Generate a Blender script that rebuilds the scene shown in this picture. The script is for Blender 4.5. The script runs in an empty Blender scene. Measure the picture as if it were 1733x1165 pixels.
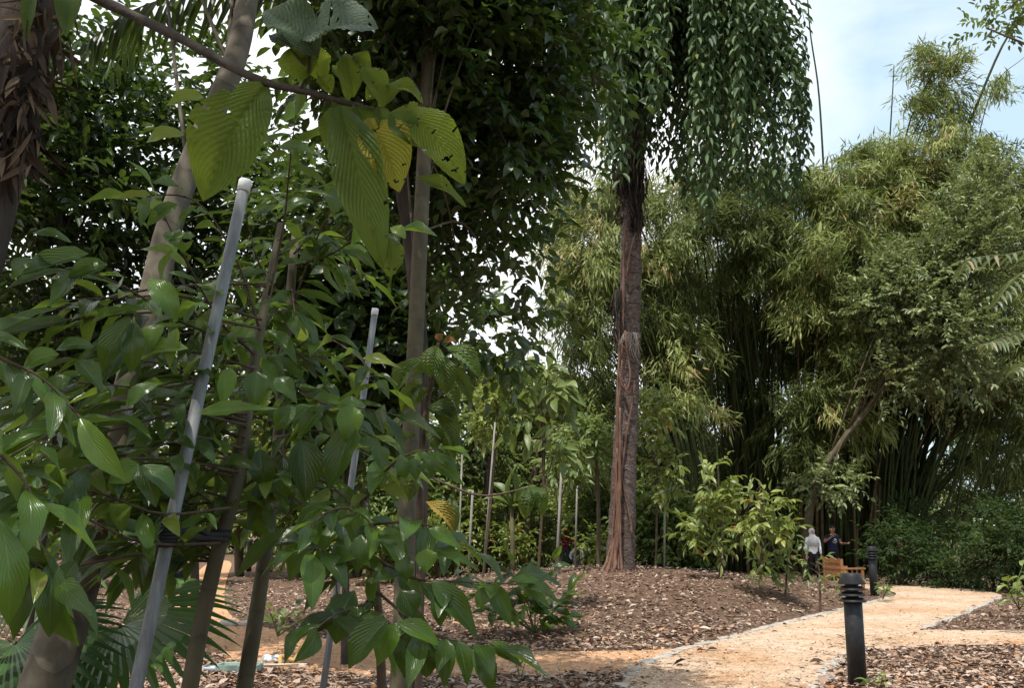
import bpy, bmesh, math, random
import numpy as np
from mathutils import Vector, Matrix
R = math.radians
rng = np.random.default_rng(7)
random.seed(7)
scn = bpy.context.scene
col = scn.collection

# ------------------------------------------------------------------ camera, sky, sun, exposure
CH = 1.72
FPX = 1733 * 35 / 36
TILT = math.atan(307.5 / FPX)
cd = bpy.data.cameras.new('camera')
cd.lens = 35; cd.sensor_width = 36; cd.clip_start = 0.05; cd.clip_end = 2000
cam = bpy.data.objects.new('camera', cd); col.objects.link(cam)
cam.location = (0, 0, CH); cam.rotation_euler = (R(90) + TILT, 0, 0)
scn.camera = cam
SUN_EL = 70.0
SUN_TO = (-0.40, -0.9165)            # horizontal direction towards the sun: behind and a little left
sd = bpy.data.lights.new('sun', 'SUN'); sd.energy = 3.6; sd.angle = R(0.6); sd.color = (1.0, 0.95, 0.87)
sun = bpy.data.objects.new('sun', sd); col.objects.link(sun)
tv = Vector((SUN_TO[0] * math.cos(R(SUN_EL)), SUN_TO[1] * math.cos(R(SUN_EL)), math.sin(R(SUN_EL)))).normalized()
sun.rotation_euler = tv.to_track_quat('Z', 'Y').to_euler(); sun.location = (0, 0, 60)
w = bpy.data.worlds.new('World'); scn.world = w; w.use_nodes = True
nt = w.node_tree; nt.nodes.clear()
wo = nt.nodes.new('ShaderNodeOutputWorld'); bg = nt.nodes.new('ShaderNodeBackground')
sky = nt.nodes.new('ShaderNodeTexSky'); sky.sky_type = 'NISHITA'; sky.sun_disc = False
sky.sun_elevation = R(SUN_EL); sky.sun_rotation = math.atan2(SUN_TO[0], SUN_TO[1])
sky.air_density = 1.0; sky.dust_density = 1.2; sky.ozone_density = 1.0
tc = nt.nodes.new('ShaderNodeTexCoord')
nz = nt.nodes.new('ShaderNodeTexNoise'); nz.inputs['Scale'].default_value = 3.1; nz.inputs['Detail'].default_value = 8
nz.inputs['Roughness'].default_value = 0.55; nz.inputs['Distortion'].default_value = 0.3
mp = nt.nodes.new('ShaderNodeMapping'); mp.inputs['Scale'].default_value = (1, 1, 2.2); mp.inputs['Location'].default_value = (0.35, 0.0, 0.25)
rp = nt.nodes.new('ShaderNodeValToRGB'); rp.color_ramp.elements[0].position = 0.36; rp.color_ramp.elements[1].position = 0.78
mx = nt.nodes.new('ShaderNodeMixRGB'); mx.inputs[2].default_value = (7.6, 7.7, 7.9, 1)
nt.links.new(tc.outputs['Generated'], mp.inputs[0]); nt.links.new(mp.outputs[0], nz.inputs['Vector'])
sxw = nt.nodes.new('ShaderNodeSeparateXYZ'); nt.links.new(tc.outputs['Generated'], sxw.inputs[0])
mwx = nt.nodes.new('ShaderNodeMapRange'); nt.links.new(sxw.outputs[0], mwx.inputs[0]); mwx.inputs[1].default_value = 0.16; mwx.inputs[2].default_value = 0.33; mwx.inputs[3].default_value = 0.30; mwx.inputs[4].default_value = -0.24
mwa = nt.nodes.new('ShaderNodeMath'); mwa.operation = 'ADD'; nt.links.new(nz.outputs[0], mwa.inputs[0]); nt.links.new(mwx.outputs[0], mwa.inputs[1])
thin = nt.nodes.new('ShaderNodeMixRGB'); thin.inputs[0].default_value = 0.50; thin.inputs[2].default_value = (5.6, 7.1, 7.6, 1)      # thin high cloud over the whole sky
nt.links.new(sky.outputs[0], thin.inputs[1]); nt.links.new(mwa.outputs[0], rp.inputs[0]); nt.links.new(rp.outputs[0], mx.inputs[0])
nt.links.new(thin.outputs[0], mx.inputs[1]); nt.links.new(mx.outputs[0], bg.inputs[0])
bg.inputs[1].default_value = 0.12
nt.links.new(bg.outputs[0], wo.inputs[0])
vs = scn.view_settings
vs.view_transform = 'Standard'; vs.look = 'None'; vs.exposure = 0.62; vs.gamma = 1.0; vs.use_curve_mapping = False
cy = scn.cycles
cy.max_bounces = 6; cy.diffuse_bounces = 3; cy.glossy_bounces = 2; cy.transmission_bounces = 4
cy.use_denoising = True; cy.caustics_reflective = False; cy.caustics_refractive = False

# ------------------------------------------------------------------ pixel (1733 wide photograph) to world
CT, ST = math.cos(TILT), math.sin(TILT)
def ray(px, py):
    x = (px - 866.5) / FPX; v = (582.5 - py) / FPX
    return np.array([x, CT - ST * v, ST + CT * v])
def at(px, py, D):
    d = ray(px, py)
    return np.array([0, 0, CH]) + d * (D / d[1])
def gnd(px, py, z=0.0):
    d = ray(px, py)
    return np.array([0, 0, CH]) + d * ((z - CH) / d[2])
def nrm(a):
    a = np.asarray(a, float)
    return a / np.maximum(np.linalg.norm(a, axis=-1, keepdims=True), 1e-9)

# ------------------------------------------------------------------ materials
def newmat(name):
    m = bpy.data.materials.new(name); m.use_nodes = True
    m.node_tree.nodes.clear()
    return m, m.node_tree
def N(t, kind, **kw):
    n = t.nodes.new('ShaderNode' + kind)
    for k, v in kw.items():
        if k.startswith('_'): setattr(n, k[1:], v)
        else: n.inputs[k.replace('__', ' ')].default_value = v
    return n
def ramp(t, stops):
    r = t.nodes.new('ShaderNodeValToRGB'); e = r.color_ramp.elements
    while len(e) < len(stops): e.new(0.5)
    for i, (p, c) in enumerate(stops):
        e[i].position = p; e[i].color = (*c, 1)
    return r
def math_(t, op, a, b=None):
    n = t.nodes.new('ShaderNodeMath'); n.operation = op
    for i, v in enumerate((a, b)):
        if v is None: continue
        if isinstance(v, (int, float)): n.inputs[i].default_value = v
        else: t.links.new(v, n.inputs[i])
    return n.outputs[0]
def leaf_mat(name, stops, trans=0.25, tcol=(0.10, 0.16, 0.02), rough=0.4, spec=0.5, veins=0, vsl=0.6, vstr=0.3, band=0.0, bdist=0.004):
    m, t = newmat(name); L = t.links.new
    out = N(t, 'OutputMaterial'); at_ = N(t, 'Attribute', _attribute_name='tone')
    rp = ramp(t, stops); L(at_.outputs['Fac'], rp.inputs[0])
    c = rp.outputs[0]
    pb = N(t, 'BsdfPrincipled'); pb.inputs['Roughness'].default_value = rough
    pb.inputs['Specular IOR Level'].default_value = spec
    if veins:
        uv = N(t, 'UVMap'); uv.uv_map = 'UVMap'
        sp = N(t, 'SeparateXYZ'); L(uv.outputs[0], sp.inputs[0])
        au = math_(t, 'ABSOLUTE', math_(t, 'SUBTRACT', sp.outputs[0], 0.5))          # 0 midrib .. 0.5 edge
        ph = math_(t, 'SUBTRACT', math_(t, 'MULTIPLY', sp.outputs[1], veins), math_(t, 'MULTIPLY', au, veins * vsl))
        fr = math_(t, 'FRACT', ph)
        tri = math_(t, 'ABSOLUTE', math_(t, 'SUBTRACT', fr, 0.5))                     # 0.5 at vein
        vein = math_(t, 'SMOOTH_MIN', math_(t, 'MULTIPLY', math_(t, 'MAXIMUM', math_(t, 'SUBTRACT', tri, 0.40), 0.0), 10.0), 1.0)
        rib = math_(t, 'MULTIPLY', math_(t, 'MAXIMUM', math_(t, 'SUBTRACT', 0.045, au), 0.0), 25.0)
        vv = math_(t, 'MAXIMUM', vein, rib)
        mixc = N(t, 'MixRGB'); mixc.inputs[2].default_value = (0.16, 0.22, 0.07, 1)
        L(math_(t, 'MULTIPLY', vv, vstr), mixc.inputs[0]); L(c, mixc.inputs[1]); c = mixc.outputs[0]
        no = N(t, 'TexNoise'); no.inputs['Scale'].default_value = 60.0; no.inputs['Detail'].default_value = 3
        hgt = math_(t, 'ADD', math_(t, 'MULTIPLY', tri, -1.0), math_(t, 'ADD', math_(t, 'MULTIPLY', rib, -1.2), math_(t, 'MULTIPLY', no.outputs[0], 0.5)))
        bp = N(t, 'Bump'); bp.inputs['Strength'].default_value = 0.5 if band else 0.35; bp.inputs['Distance'].default_value = bdist
        L(hgt, bp.inputs['Height']); L(bp.outputs[0], pb.inputs['Normal'])
        if band:
            bm_ = N(t, 'MapRange'); L(tri, bm_.inputs[0]); bm_.inputs[2].default_value = 0.5; bm_.inputs[3].default_value = 1.15; bm_.inputs[4].default_value = 1.15 - band
            mb_ = N(t, 'MixRGB', _blend_type='MULTIPLY'); mb_.inputs[0].default_value = 1; L(c, mb_.inputs[1]); L(bm_.outputs[0], mb_.inputs[2]); c = mb_.outputs[0]
        ge = N(t, 'NewGeometry'); un = N(t, 'MixRGB'); un.inputs[2].default_value = (0.12, 0.155, 0.055, 1)
        L(math_(t, 'MULTIPLY', ge.outputs['Backfacing'], 0.28), un.inputs[0]); L(c, un.inputs[1]); c = un.outputs[0]
        rr_ = math_(t, 'ADD', math_(t, 'MULTIPLY', ge.outputs['Backfacing'], 0.25), rough); L(rr_, pb.inputs['Roughness'])
        n4 = N(t, 'TexNoise'); n4.inputs['Scale'].default_value = 38.0; n4.inputs['Detail'].default_value = 4
        br = N(t, 'MapRange'); L(n4.outputs[0], br.inputs[0]); br.inputs[1].default_value = 0.66; br.inputs[2].default_value = 0.72; br.inputs[4].default_value = 0.75
        sp_ = N(t, 'MixRGB'); sp_.inputs[2].default_value = (0.10, 0.055, 0.02, 1); L(br.outputs[0], sp_.inputs[0]); L(c, sp_.inputs[1]); c = sp_.outputs[0]
        n2 = N(t, 'TexNoise'); n2.inputs['Scale'].default_value = 9.0; n2.inputs['Detail'].default_value = 5
        mr = N(t, 'MapRange'); L(n2.outputs[0], mr.inputs[0]); mr.inputs[3].default_value = 0.7; mr.inputs[4].default_value = 1.3
        mm = N(t, 'MixRGB', _blend_type='MULTIPLY'); mm.inputs[0].default_value = 1; L(c, mm.inputs[1]); L(mr.outputs[0], mm.inputs[2]); c = mm.outputs[0]
    L(c, pb.inputs['Base Color'])
    tr = N(t, 'BsdfTranslucent')
    mt = N(t, 'MixRGB'); mt.inputs[0].default_value = 0.5; L(c, mt.inputs[1]); mt.inputs[2].default_value = (*tcol, 1)
    gm = N(t, 'Gamma'); L(mt.outputs[0], gm.inputs[0]); gm.inputs[1].default_value = 0.85
    L(gm.outputs[0], tr.inputs[0])
    ms = N(t, 'MixShader'); ms.inputs[0].default_value = trans
    L(pb.outputs[0], ms.inputs[1]); L(tr.outputs[0], ms.inputs[2]); L(ms.outputs[0], out.inputs[0])
    return m
def noise_mat(name, stops, scale=5.0, detail=6, rough=0.8, bump=0.0, bdist=0.02, stretch=(1, 1, 1), spec=0.3, metallic=0.0, rings=0, ringamt=0.4, distort=0.0):
    m, t = newmat(name); L = t.links.new
    out = N(t, 'OutputMaterial'); pb = N(t, 'BsdfPrincipled'); tcn = N(t, 'TexCoord')
    mpn = N(t, 'Mapping'); mpn.inputs['Scale'].default_value = stretch; L(tcn.outputs['Object'], mpn.inputs[0])
    nz = N(t, 'TexNoise'); nz.inputs['Scale'].default_value = scale; nz.inputs['Detail'].default_value = detail; nz.inputs['Roughness'].default_value = 0.65
    nz.inputs['Distortion'].default_value = distort
    L(mpn.outputs[0], nz.inputs['Vector'])
    fac = nz.outputs[0]
    if rings:
        sx = N(t, 'SeparateXYZ'); L(tcn.outputs['Object'], sx.inputs[0])
        n3 = N(t, 'TexNoise'); n3.inputs['Scale'].default_value = 2.5; L(tcn.outputs['Object'], n3.inputs['Vector'])
        ph = math_(t, 'ADD', math_(t, 'MULTIPLY', sx.outputs[2], rings), math_(t, 'MULTIPLY', n3.outputs[0], 2.0))
        fr = math_(t, 'FRACT', ph)
        ln = math_(t, 'MULTIPLY', math_(t, 'MAXIMUM', math_(t, 'SUBTRACT', fr, 0.88), 0.0), 8.0)
        fac = math_(t, 'SUBTRACT', fac, math_(t, 'MULTIPLY', ln, ringamt))
    rp = ramp(t, stops); L(fac, rp.inputs[0]); L(rp.outputs[0], pb.inputs['Base Color'])
    pb.inputs['Roughness'].default_value = rough; pb.inputs['Specular IOR Level'].default_value = spec; pb.inputs['Metallic'].default_value = metallic
    if bump:
        bp = N(t, 'Bump'); bp.inputs['Strength'].default_value = bump; bp.inputs['Distance'].default_value = bdist
        L(fac, bp.inputs['Height']); L(bp.outputs[0], pb.inputs['Normal'])
    L(pb.outputs[0], out.inputs[0])
    return m
def tone_mat(name, stops, rough=0.8, spec=0.2, nscale=25):
    m, t = newmat(name); L = t.links.new
    out = N(t, 'OutputMaterial'); pb = N(t, 'BsdfPrincipled'); a = N(t, 'Attribute', _attribute_name='tone')
    rp = ramp(t, stops); L(a.outputs['Fac'], rp.inputs[0])
    nz = N(t, 'TexNoise'); nz.inputs['Scale'].default_value = nscale
    mr = N(t, 'MapRange'); L(nz.outputs[0], mr.inputs[0]); mr.inputs[3].default_value = 0.65; mr.inputs[4].default_value = 1.3
    mm = N(t, 'MixRGB', _blend_type='MULTIPLY'); mm.inputs[0].default_value = 1; L(rp.outputs[0], mm.inputs[1]); L(mr.outputs[0], mm.inputs[2])
    L(mm.outputs[0], pb.inputs['Base Color']); pb.inputs['Roughness'].default_value = rough; pb.inputs['Specular IOR Level'].default_value = spec
    L(pb.outputs[0], out.inputs[0])
    return m
def plain(name, c, rough=0.6, spec=0.4, var=0.15, scale=8):
    lo = tuple(x * (1 - var) for x in c); hi = tuple(min(1, x * (1 + var)) for x in c)
    return noise_mat(name, [(0.35, lo), (0.65, hi)], scale=scale, rough=rough, spec=spec)

M = {}
# foliage
M['gloss'] = leaf_mat('glossy_leaf', [(0, (0.010, 0.025, 0.005)), (0.5, (0.033, 0.076, 0.010)), (0.85, (0.09, 0.175, 0.018)), (1.0, (0.22, 0.24, 0.03))], trans=0.34, tcol=(0.24, 0.38, 0.012), rough=0.27, spec=0.45, veins=8, vsl=1.3, vstr=0.30, bdist=0.006)
M['ribbed'] = leaf_mat('ribbed_leaf', [(0, (0.035, 0.07, 0.025)), (0.5, (0.06, 0.12, 0.02)), (0.8, (0.14, 0.20, 0.02)), (0.93, (0.42, 0.34, 0.05)), (1.0, (0.20, 0.06, 0.02))], trans=0.45, tcol=(0.35, 0.42, 0.02), rough=0.5, spec=0.3, veins=15, vsl=0.9, vstr=0.25, band=0.55, bdist=0.02)
M['ribbedfew'] = leaf_mat('ribbed_sapling_leaf', [(0, (0.035, 0.065, 0.02)), (0.5, (0.075, 0.14, 0.025)), (0.8, (0.15, 0.21, 0.03)), (0.93, (0.42, 0.30, 0.05)), (1.0, (0.26, 0.075, 0.025))], trans=0.35, tcol=(0.3, 0.4, 0.02), rough=0.45, spec=0.35, veins=9, vsl=0.9, vstr=0.15, band=0.75, bdist=0.03)
M['fern'] = leaf_mat('shade_toned_shrub_leaf', [(0, (0.014, 0.030, 0.010)), (0.6, (0.035, 0.065, 0.018)), (1, (0.085, 0.13, 0.03))], trans=0.25, tcol=(0.1, 0.16, 0.02), rough=0.6, spec=0.2)  # darker, duller green that carries the shrubs' shade in its colour
M['ribbedsky'] = leaf_mat('sky_sheen_ribbed_leaf', [(0, (0.05, 0.085, 0.045)), (1, (0.09, 0.13, 0.06))], trans=0.14, tcol=(0.2, 0.3, 0.02), rough=0.42, spec=0.45, veins=13, vsl=0.9, vstr=0.2, band=0.45, bdist=0.02)  # greyed green paints the reflected sky into the leaf tops
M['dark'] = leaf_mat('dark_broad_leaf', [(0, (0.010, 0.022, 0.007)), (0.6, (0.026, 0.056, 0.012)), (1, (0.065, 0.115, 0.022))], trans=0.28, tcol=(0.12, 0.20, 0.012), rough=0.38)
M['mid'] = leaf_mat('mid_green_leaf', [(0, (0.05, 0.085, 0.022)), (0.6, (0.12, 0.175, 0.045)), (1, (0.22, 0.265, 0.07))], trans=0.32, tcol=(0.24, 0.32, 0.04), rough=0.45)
M['lime'] = leaf_mat('yellow_green_leaf', [(0, (0.08, 0.12, 0.025)), (0.6, (0.17, 0.215, 0.045)), (0.95, (0.29, 0.30, 0.07)), (1, (0.32, 0.16, 0.04))], trans=0.3, tcol=(0.25, 0.32, 0.02), rough=0.42)
M['bamboo'] = leaf_mat('bamboo_leaf', [(0, (0.042, 0.064, 0.016)), (0.5, (0.145, 0.185, 0.050)), (0.94, (0.30, 0.345, 0.10)), (1, (0.36, 0.25, 0.11))], trans=0.3, tcol=(0.16, 0.20, 0.03), rough=0.5, spec=0.35)
M['strand'] = leaf_mat('hanging_strand_leaf', [(0, (0.026, 0.052, 0.020)), (0.6, (0.070, 0.125, 0.046)), (0.97, (0.13, 0.185, 0.070)), (1, (0.18, 0.18, 0.04))], trans=0.15, tcol=(0.10, 0.18, 0.03), rough=0.55, spec=0.25)
M['pinnate'] = leaf_mat('small_pinnate_leaf', [(0, (0.08, 0.11, 0.045)), (0.6, (0.18, 0.22, 0.09)), (1, (0.30, 0.34, 0.14))], trans=0.28, tcol=(0.18, 0.24, 0.03), rough=0.45)
M['palm'] = leaf_mat('palm_leaf', [(0, (0.02, 0.05, 0.012)), (0.6, (0.04, 0.10, 0.02)), (1, (0.09, 0.17, 0.03))], trans=0.25, tcol=(0.12, 0.24, 0.01), rough=0.36)
M['palmgrey'] = leaf_mat('grey_green_palm_leaf', [(0, (0.05, 0.08, 0.03)), (0.7, (0.10, 0.13, 0.055)), (0.93, (0.20, 0.22, 0.14)), (1, (0.26, 0.18, 0.11))], trans=0.25, tcol=(0.2, 0.25, 0.03), rough=0.4)
M['dead'] = leaf_mat('dead_leaf', [(0, (0.014, 0.010, 0.008)), (0.7, (0.045, 0.031, 0.022)), (1, (0.20, 0.15, 0.10))], trans=0.12, tcol=(0.2, 0.12, 0.05), rough=0.8, spec=0.15)
M['litter'] = tone_mat('fallen_leaf', [(0, (0.045, 0.026, 0.018)), (0.22, (0.15, 0.088, 0.06)), (0.55, (0.29, 0.195, 0.14)), (0.86, (0.39, 0.30, 0.235)), (0.93, (0.42, 0.35, 0.29)), (1, (0.36, 0.16, 0.06))])
# bark and others
M['barkgrey'] = noise_mat('smooth_grey_brown_bark', [(0.28, (0.040, 0.033, 0.021)), (0.5, (0.092, 0.074, 0.049)), (0.7, (0.15, 0.13, 0.095))], scale=7, stretch=(1, 1, 0.5), bump=0.3, rings=3.2, ringamt=0.16, rough=0.75)
M['barkolive'] = noise_mat('olive_brown_bark', [(0.3, (0.042, 0.034, 0.017)), (0.6, (0.088, 0.072, 0.038)), (0.8, (0.15, 0.13, 0.08))], scale=9, stretch=(1, 1, 0.4), bump=0.3, rings=4, ringamt=0.15, rough=0.7)
M['barkdark'] = noise_mat('dark_rough_bark', [(0.3, (0.02, 0.015, 0.01)), (0.6, (0.06, 0.045, 0.035)), (0.8, (0.13, 0.10, 0.08))], scale=8, stretch=(1, 1, 0.35), bump=0.8, bdist=0.04)
M['barktall'] = noise_mat('mottled_purple_brown_bark', [(0.3, (0.04, 0.027, 0.022)), (0.5, (0.11, 0.078, 0.065)), (0.62, (0.17, 0.135, 0.12)), (0.75, (0.28, 0.25, 0.23))], scale=6, detail=12, stretch=(1, 1, 1.8), bump=1.0, bdist=0.08, rings=2.6, ringamt=0.45, distort=1.2)
M['root'] = noise_mat('reddish_root_bark', [(0.3, (0.065, 0.038, 0.028)), (0.5, (0.15, 0.08, 0.054)), (0.72, (0.27, 0.16, 0.115))], scale=9, detail=10, stretch=(1, 1, 0.25), bump=0.8, bdist=0.03)
M['culm'] = noise_mat('green_bamboo_culm', [(0.25, (0.014, 0.020, 0.006)), (0.7, (0.048, 0.064, 0.018))], scale=3, stretch=(1, 1, 0.3), rings=2.2, ringamt=0.5, rough=0.7, spec=0.12)
M['culmdry'] = noise_mat('dry_bamboo_culm', [(0.3, (0.05, 0.036, 0.018)), (0.7, (0.14, 0.10, 0.05))], scale=3, stretch=(1, 1, 0.3), rings=2.2, ringamt=0.5, rough=0.7, spec=0.15)
M['twig'] = noise_mat('brown_twig', [(0.3, (0.045, 0.028, 0.018)), (0.7, (0.11, 0.075, 0.05))], scale=12, bump=0.3)
M['stemgreen'] = noise_mat('green_stem', [(0.3, (0.05, 0.07, 0.02)), (0.7, (0.10, 0.12, 0.04))], scale=12)
M['pole'] = noise_mat('galvanised_pole', [(0.3, (0.10, 0.105, 0.105)), (0.55, (0.20, 0.205, 0.205)), (0.75, (0.31, 0.31, 0.30))], scale=30, detail=10, stretch=(1, 1, 0.12), rough=0.62, metallic=0.15, bump=0.15)
M['stake'] = noise_mat('pale_stake', [(0.3, (0.15, 0.14, 0.12)), (0.7, (0.28, 0.27, 0.24))], scale=8, stretch=(1, 1, 0.2))
M['white'] = plain('white_plastic', (0.72, 0.73, 0.72), 0.5)
M['black'] = noise_mat('black_painted_metal', [(0.3, (0.008, 0.009, 0.011)), (0.62, (0.020, 0.021, 0.023)), (0.74, (0.075, 0.068, 0.06))], scale=10, rough=0.5, spec=0.3)
M['rubber'] = plain('black_rubber', (0.012, 0.012, 0.014), 0.8)
M['wood'] = noise_mat('orange_brown_timber', [(0.3, (0.20, 0.085, 0.035)), (0.7, (0.36, 0.17, 0.075))], scale=6, stretch=(6, 6, 1), rough=0.5)
M['stone'] = noise_mat('pale_kerb_stone', [(0.3, (0.25, 0.22, 0.19)), (0.7, (0.46, 0.42, 0.36))], scale=9, bump=0.4)
M['fibre'] = tone_mat('dark_trunk_fibre', [(0, (0.012, 0.009, 0.007)), (0.7, (0.05, 0.038, 0.03)), (1, (0.14, 0.11, 0.09))])
M['tuft'] = tone_mat('pale_dry_roots', [(0, (0.2, 0.17, 0.14)), (1, (0.5, 0.46, 0.4))])

# ------------------------------------------------------------------ object helpers
def tag(o, label=None, cat=None, group=None, kind=None):
    if label: o['label'] = label
    if cat: o['category'] = cat
    if group: o['group'] = group
    if kind: o['kind'] = kind
    return o
def empty(name, loc=(0, 0, 0), label=None, cat=None, group=None, rz=0):
    o = bpy.data.objects.new(name, None); col.objects.link(o)
    o.location = tuple(float(v) for v in loc); o.rotation_euler = (0, 0, rz); o.empty_display_size = 0.1
    return tag(o, label, cat, group)
def link(name, me, mat, parent=None, smooth=True):
    if mat is not None: me.materials.append(mat)
    o = bpy.data.objects.new(name, me); col.objects.link(o)
    if smooth: me.polygons.foreach_set('use_smooth', np.ones(len(me.polygons), bool))
    if parent is not None:
        o.parent = parent
        o.matrix_parent_inverse = Matrix.LocRotScale(parent.location, parent.rotation_euler, None).inverted()
    return o
class MB:
    def __init__(s): s.v = []; s.f = []
    def add(s, v, f):
        b = len(s.v); s.v += [tuple(float(c) for c in p) for p in v]; s.f += [tuple(i + b for i in q) for q in f]
    def tube(s, pts, rad, n=7, cap=True):
        pts = np.asarray(pts, float); k = len(pts)
        rad = np.full(k, rad) if np.isscalar(rad) else np.asarray(rad, float)
        T = nrm(np.gradient(pts, axis=0)); u = np.cross(T[0], (0, 0, 1.0))
        if np.linalg.norm(u) < 0.1: u = np.cross(T[0], (1.0, 0, 0))
        u = nrm(u); V = []
        for i in range(k):
            u = nrm(u - T[i] * np.dot(u, T[i])); w_ = np.cross(T[i], u)
            for j in range(n):
                a = 2 * math.pi * j / n
                V.append(pts[i] + rad[i] * (math.cos(a) * u + math.sin(a) * w_))
        F = [(i * n + j, i * n + (j + 1) % n, (i + 1) * n + (j + 1) % n, (i + 1) * n + j) for i in range(k - 1) for j in range(n)]
        if cap: F += [tuple(range(n - 1, -1, -1)), tuple((k - 1) * n + j for j in range(n))]
        s.add(V, F); return s
    def box(s, c, h, rz=0, rot=None):
        m = rot if rot is not None else Matrix.Rotation(rz, 3, 'Z')
        V = [Vector(c) + m @ Vector((x * h[0], y * h[1], z * h[2])) for x in (-1, 1) for y in (-1, 1) for z in (-1, 1)]
        s.add(V, [(0, 1, 3, 2), (4, 6, 7, 5), (0, 4, 5, 1), (2, 3, 7, 6), (0, 2, 6, 4), (1, 5, 7, 3)]); return s
    def lathe(s, prof, c=(0, 0, 0), n=24):
        V = [(c[0] + r * math.cos(2 * math.pi * j / n), c[1] + r * math.sin(2 * math.pi * j / n), c[2] + z) for r, z in prof for j in range(n)]
        k = len(prof)
        F = [(i * n + j, i * n + (j + 1) % n, (i + 1) * n + (j + 1) % n, (i + 1) * n + j) for i in range(k - 1) for j in range(n)]
        F += [tuple(range(n - 1, -1, -1)), tuple((k - 1) * n + j for j in range(n))]
        s.add(V, F); return s
    def ball(s, c, r, n=12, m=8):
        r = (r, r, r) if np.isscalar(r) else r
        V = [(c[0] + r[0] * math.sin(math.pi * i / m) * math.cos(2 * math.pi * j / n), c[1] + r[1] * math.sin(math.pi * i / m) * math.sin(2 * math.pi * j / n), c[2] + r[2] * math.cos(math.pi * i / m)) for i in range(m + 1) for j in range(n)]
        F = [(i * n + j, (i + 1) * n + j, (i + 1) * n + (j + 1) % n, i * n + (j + 1) % n) for i in range(m) for j in range(n)]
        s.add(V, F); return s
    def build(s, name, mat, parent=None, smooth=True, bevel=0):
        me = bpy.data.meshes.new(name); me.from_pydata(s.v, [], s.f); me.update()
        o = link(name, me, mat, parent, smooth)
        if bevel:
            b = o.modifiers.new('bevel', 'BEVEL'); b.width = bevel; b.segments = 2; b.limit_method = 'ANGLE'
        return o
def curve_pts(ctrl, n=24):
    """Catmull-Rom through control points"""
    c = np.asarray(ctrl, float)
    if len(c) == 2: return c[0] + (c[1] - c[0]) * np.linspace(0, 1, n)[:, None]
    c = np.vstack([2 * c[0] - c[1], c, 2 * c[-1] - c[-2]]); out = []; segs = len(c) - 3
    for t in np.linspace(0, segs - 1e-6, n):
        i = int(t); u = t - i; p0, p1, p2, p3 = c[i:i + 4]
        out.append(0.5 * (2 * p1 + (p2 - p0) * u + (2 * p0 - 5 * p1 + 4 * p2 - p3) * u * u + (3 * p1 - p0 - 3 * p2 + p3) * u ** 3))
    return np.array(out)

# ------------------------------------------------------------------ leaves
def leaf_tpl(nl=7, nw=4, fold=0.15, arch=0.18, wave=0.0, rib=0.0, nrib=14, peak=0.45, tip=0.0, side=0.0):
    v = np.linspace(0, 1, nl + 1); u = np.linspace(-1, 1, nw + 1)
    p = math.log(0.5) / math.log(peak)
    wid = np.sin(np.pi * v ** p) ** 0.8 if not tip else np.sin(np.pi * v ** p) ** 0.75 * (1 - tip * v ** 3)
    wid = np.maximum(wid, 0.03)
    V, U = np.meshgrid(v, u, indexing='ij'); Wd = wid[:, None]
    X = U * Wd + side * V * V; Y = V
    Z = fold * np.abs(U) * Wd * 0.5 + arch * 4 * (V - V * V) * 0.5 + wave * np.sin(V * 9 + U * 2) * np.abs(U) * Wd
    if rib: Z = Z + rib * np.abs(np.sin(np.pi * (nrib * V - nrib * 0.45 * np.abs(U)))) * Wd
    verts = np.stack([X, Y, Z], -1).reshape(-1, 3); uv = np.stack([(U + 1) / 2, V], -1).reshape(-1, 2)
    F = np.array([(i * (nw + 1) + j, i * (nw + 1) + j + 1, (i + 1) * (nw + 1) + j + 1, (i + 1) * (nw + 1) + j) for i in range(nl) for j in range(nw)])
    return verts, F, uv
def hex_tpl(fold=0.2, droop=0.1):
    v = np.array([(0, 0, 0), (0.85, 0.3, fold), (0.7, 0.68, fold), (0, 1, -droop), (-0.7, 0.68, fold), (-0.85, 0.3, fold)], float)
    v[:, 2] *= 0.5
    f = np.array([(0, 1, 2, 3), (0, 3, 4, 5)]); uv = np.stack([(v[:, 0] + 1) / 2, v[:, 1]], -1)
    return v, f, uv
def rhomb_tpl(droop=0.1, p=0.35):
    v = np.array([(0, 0, 0), (1, p, 0.06), (0, 1, -droop), (-1, p, 0.02)], float)
    return v, np.array([(0, 1, 2, 3)]), np.stack([(v[:, 0] + 1) / 2, v[:, 1]], -1)
def rand_unit(n): return nrm(rng.normal(size=(n, 3)))
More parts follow.
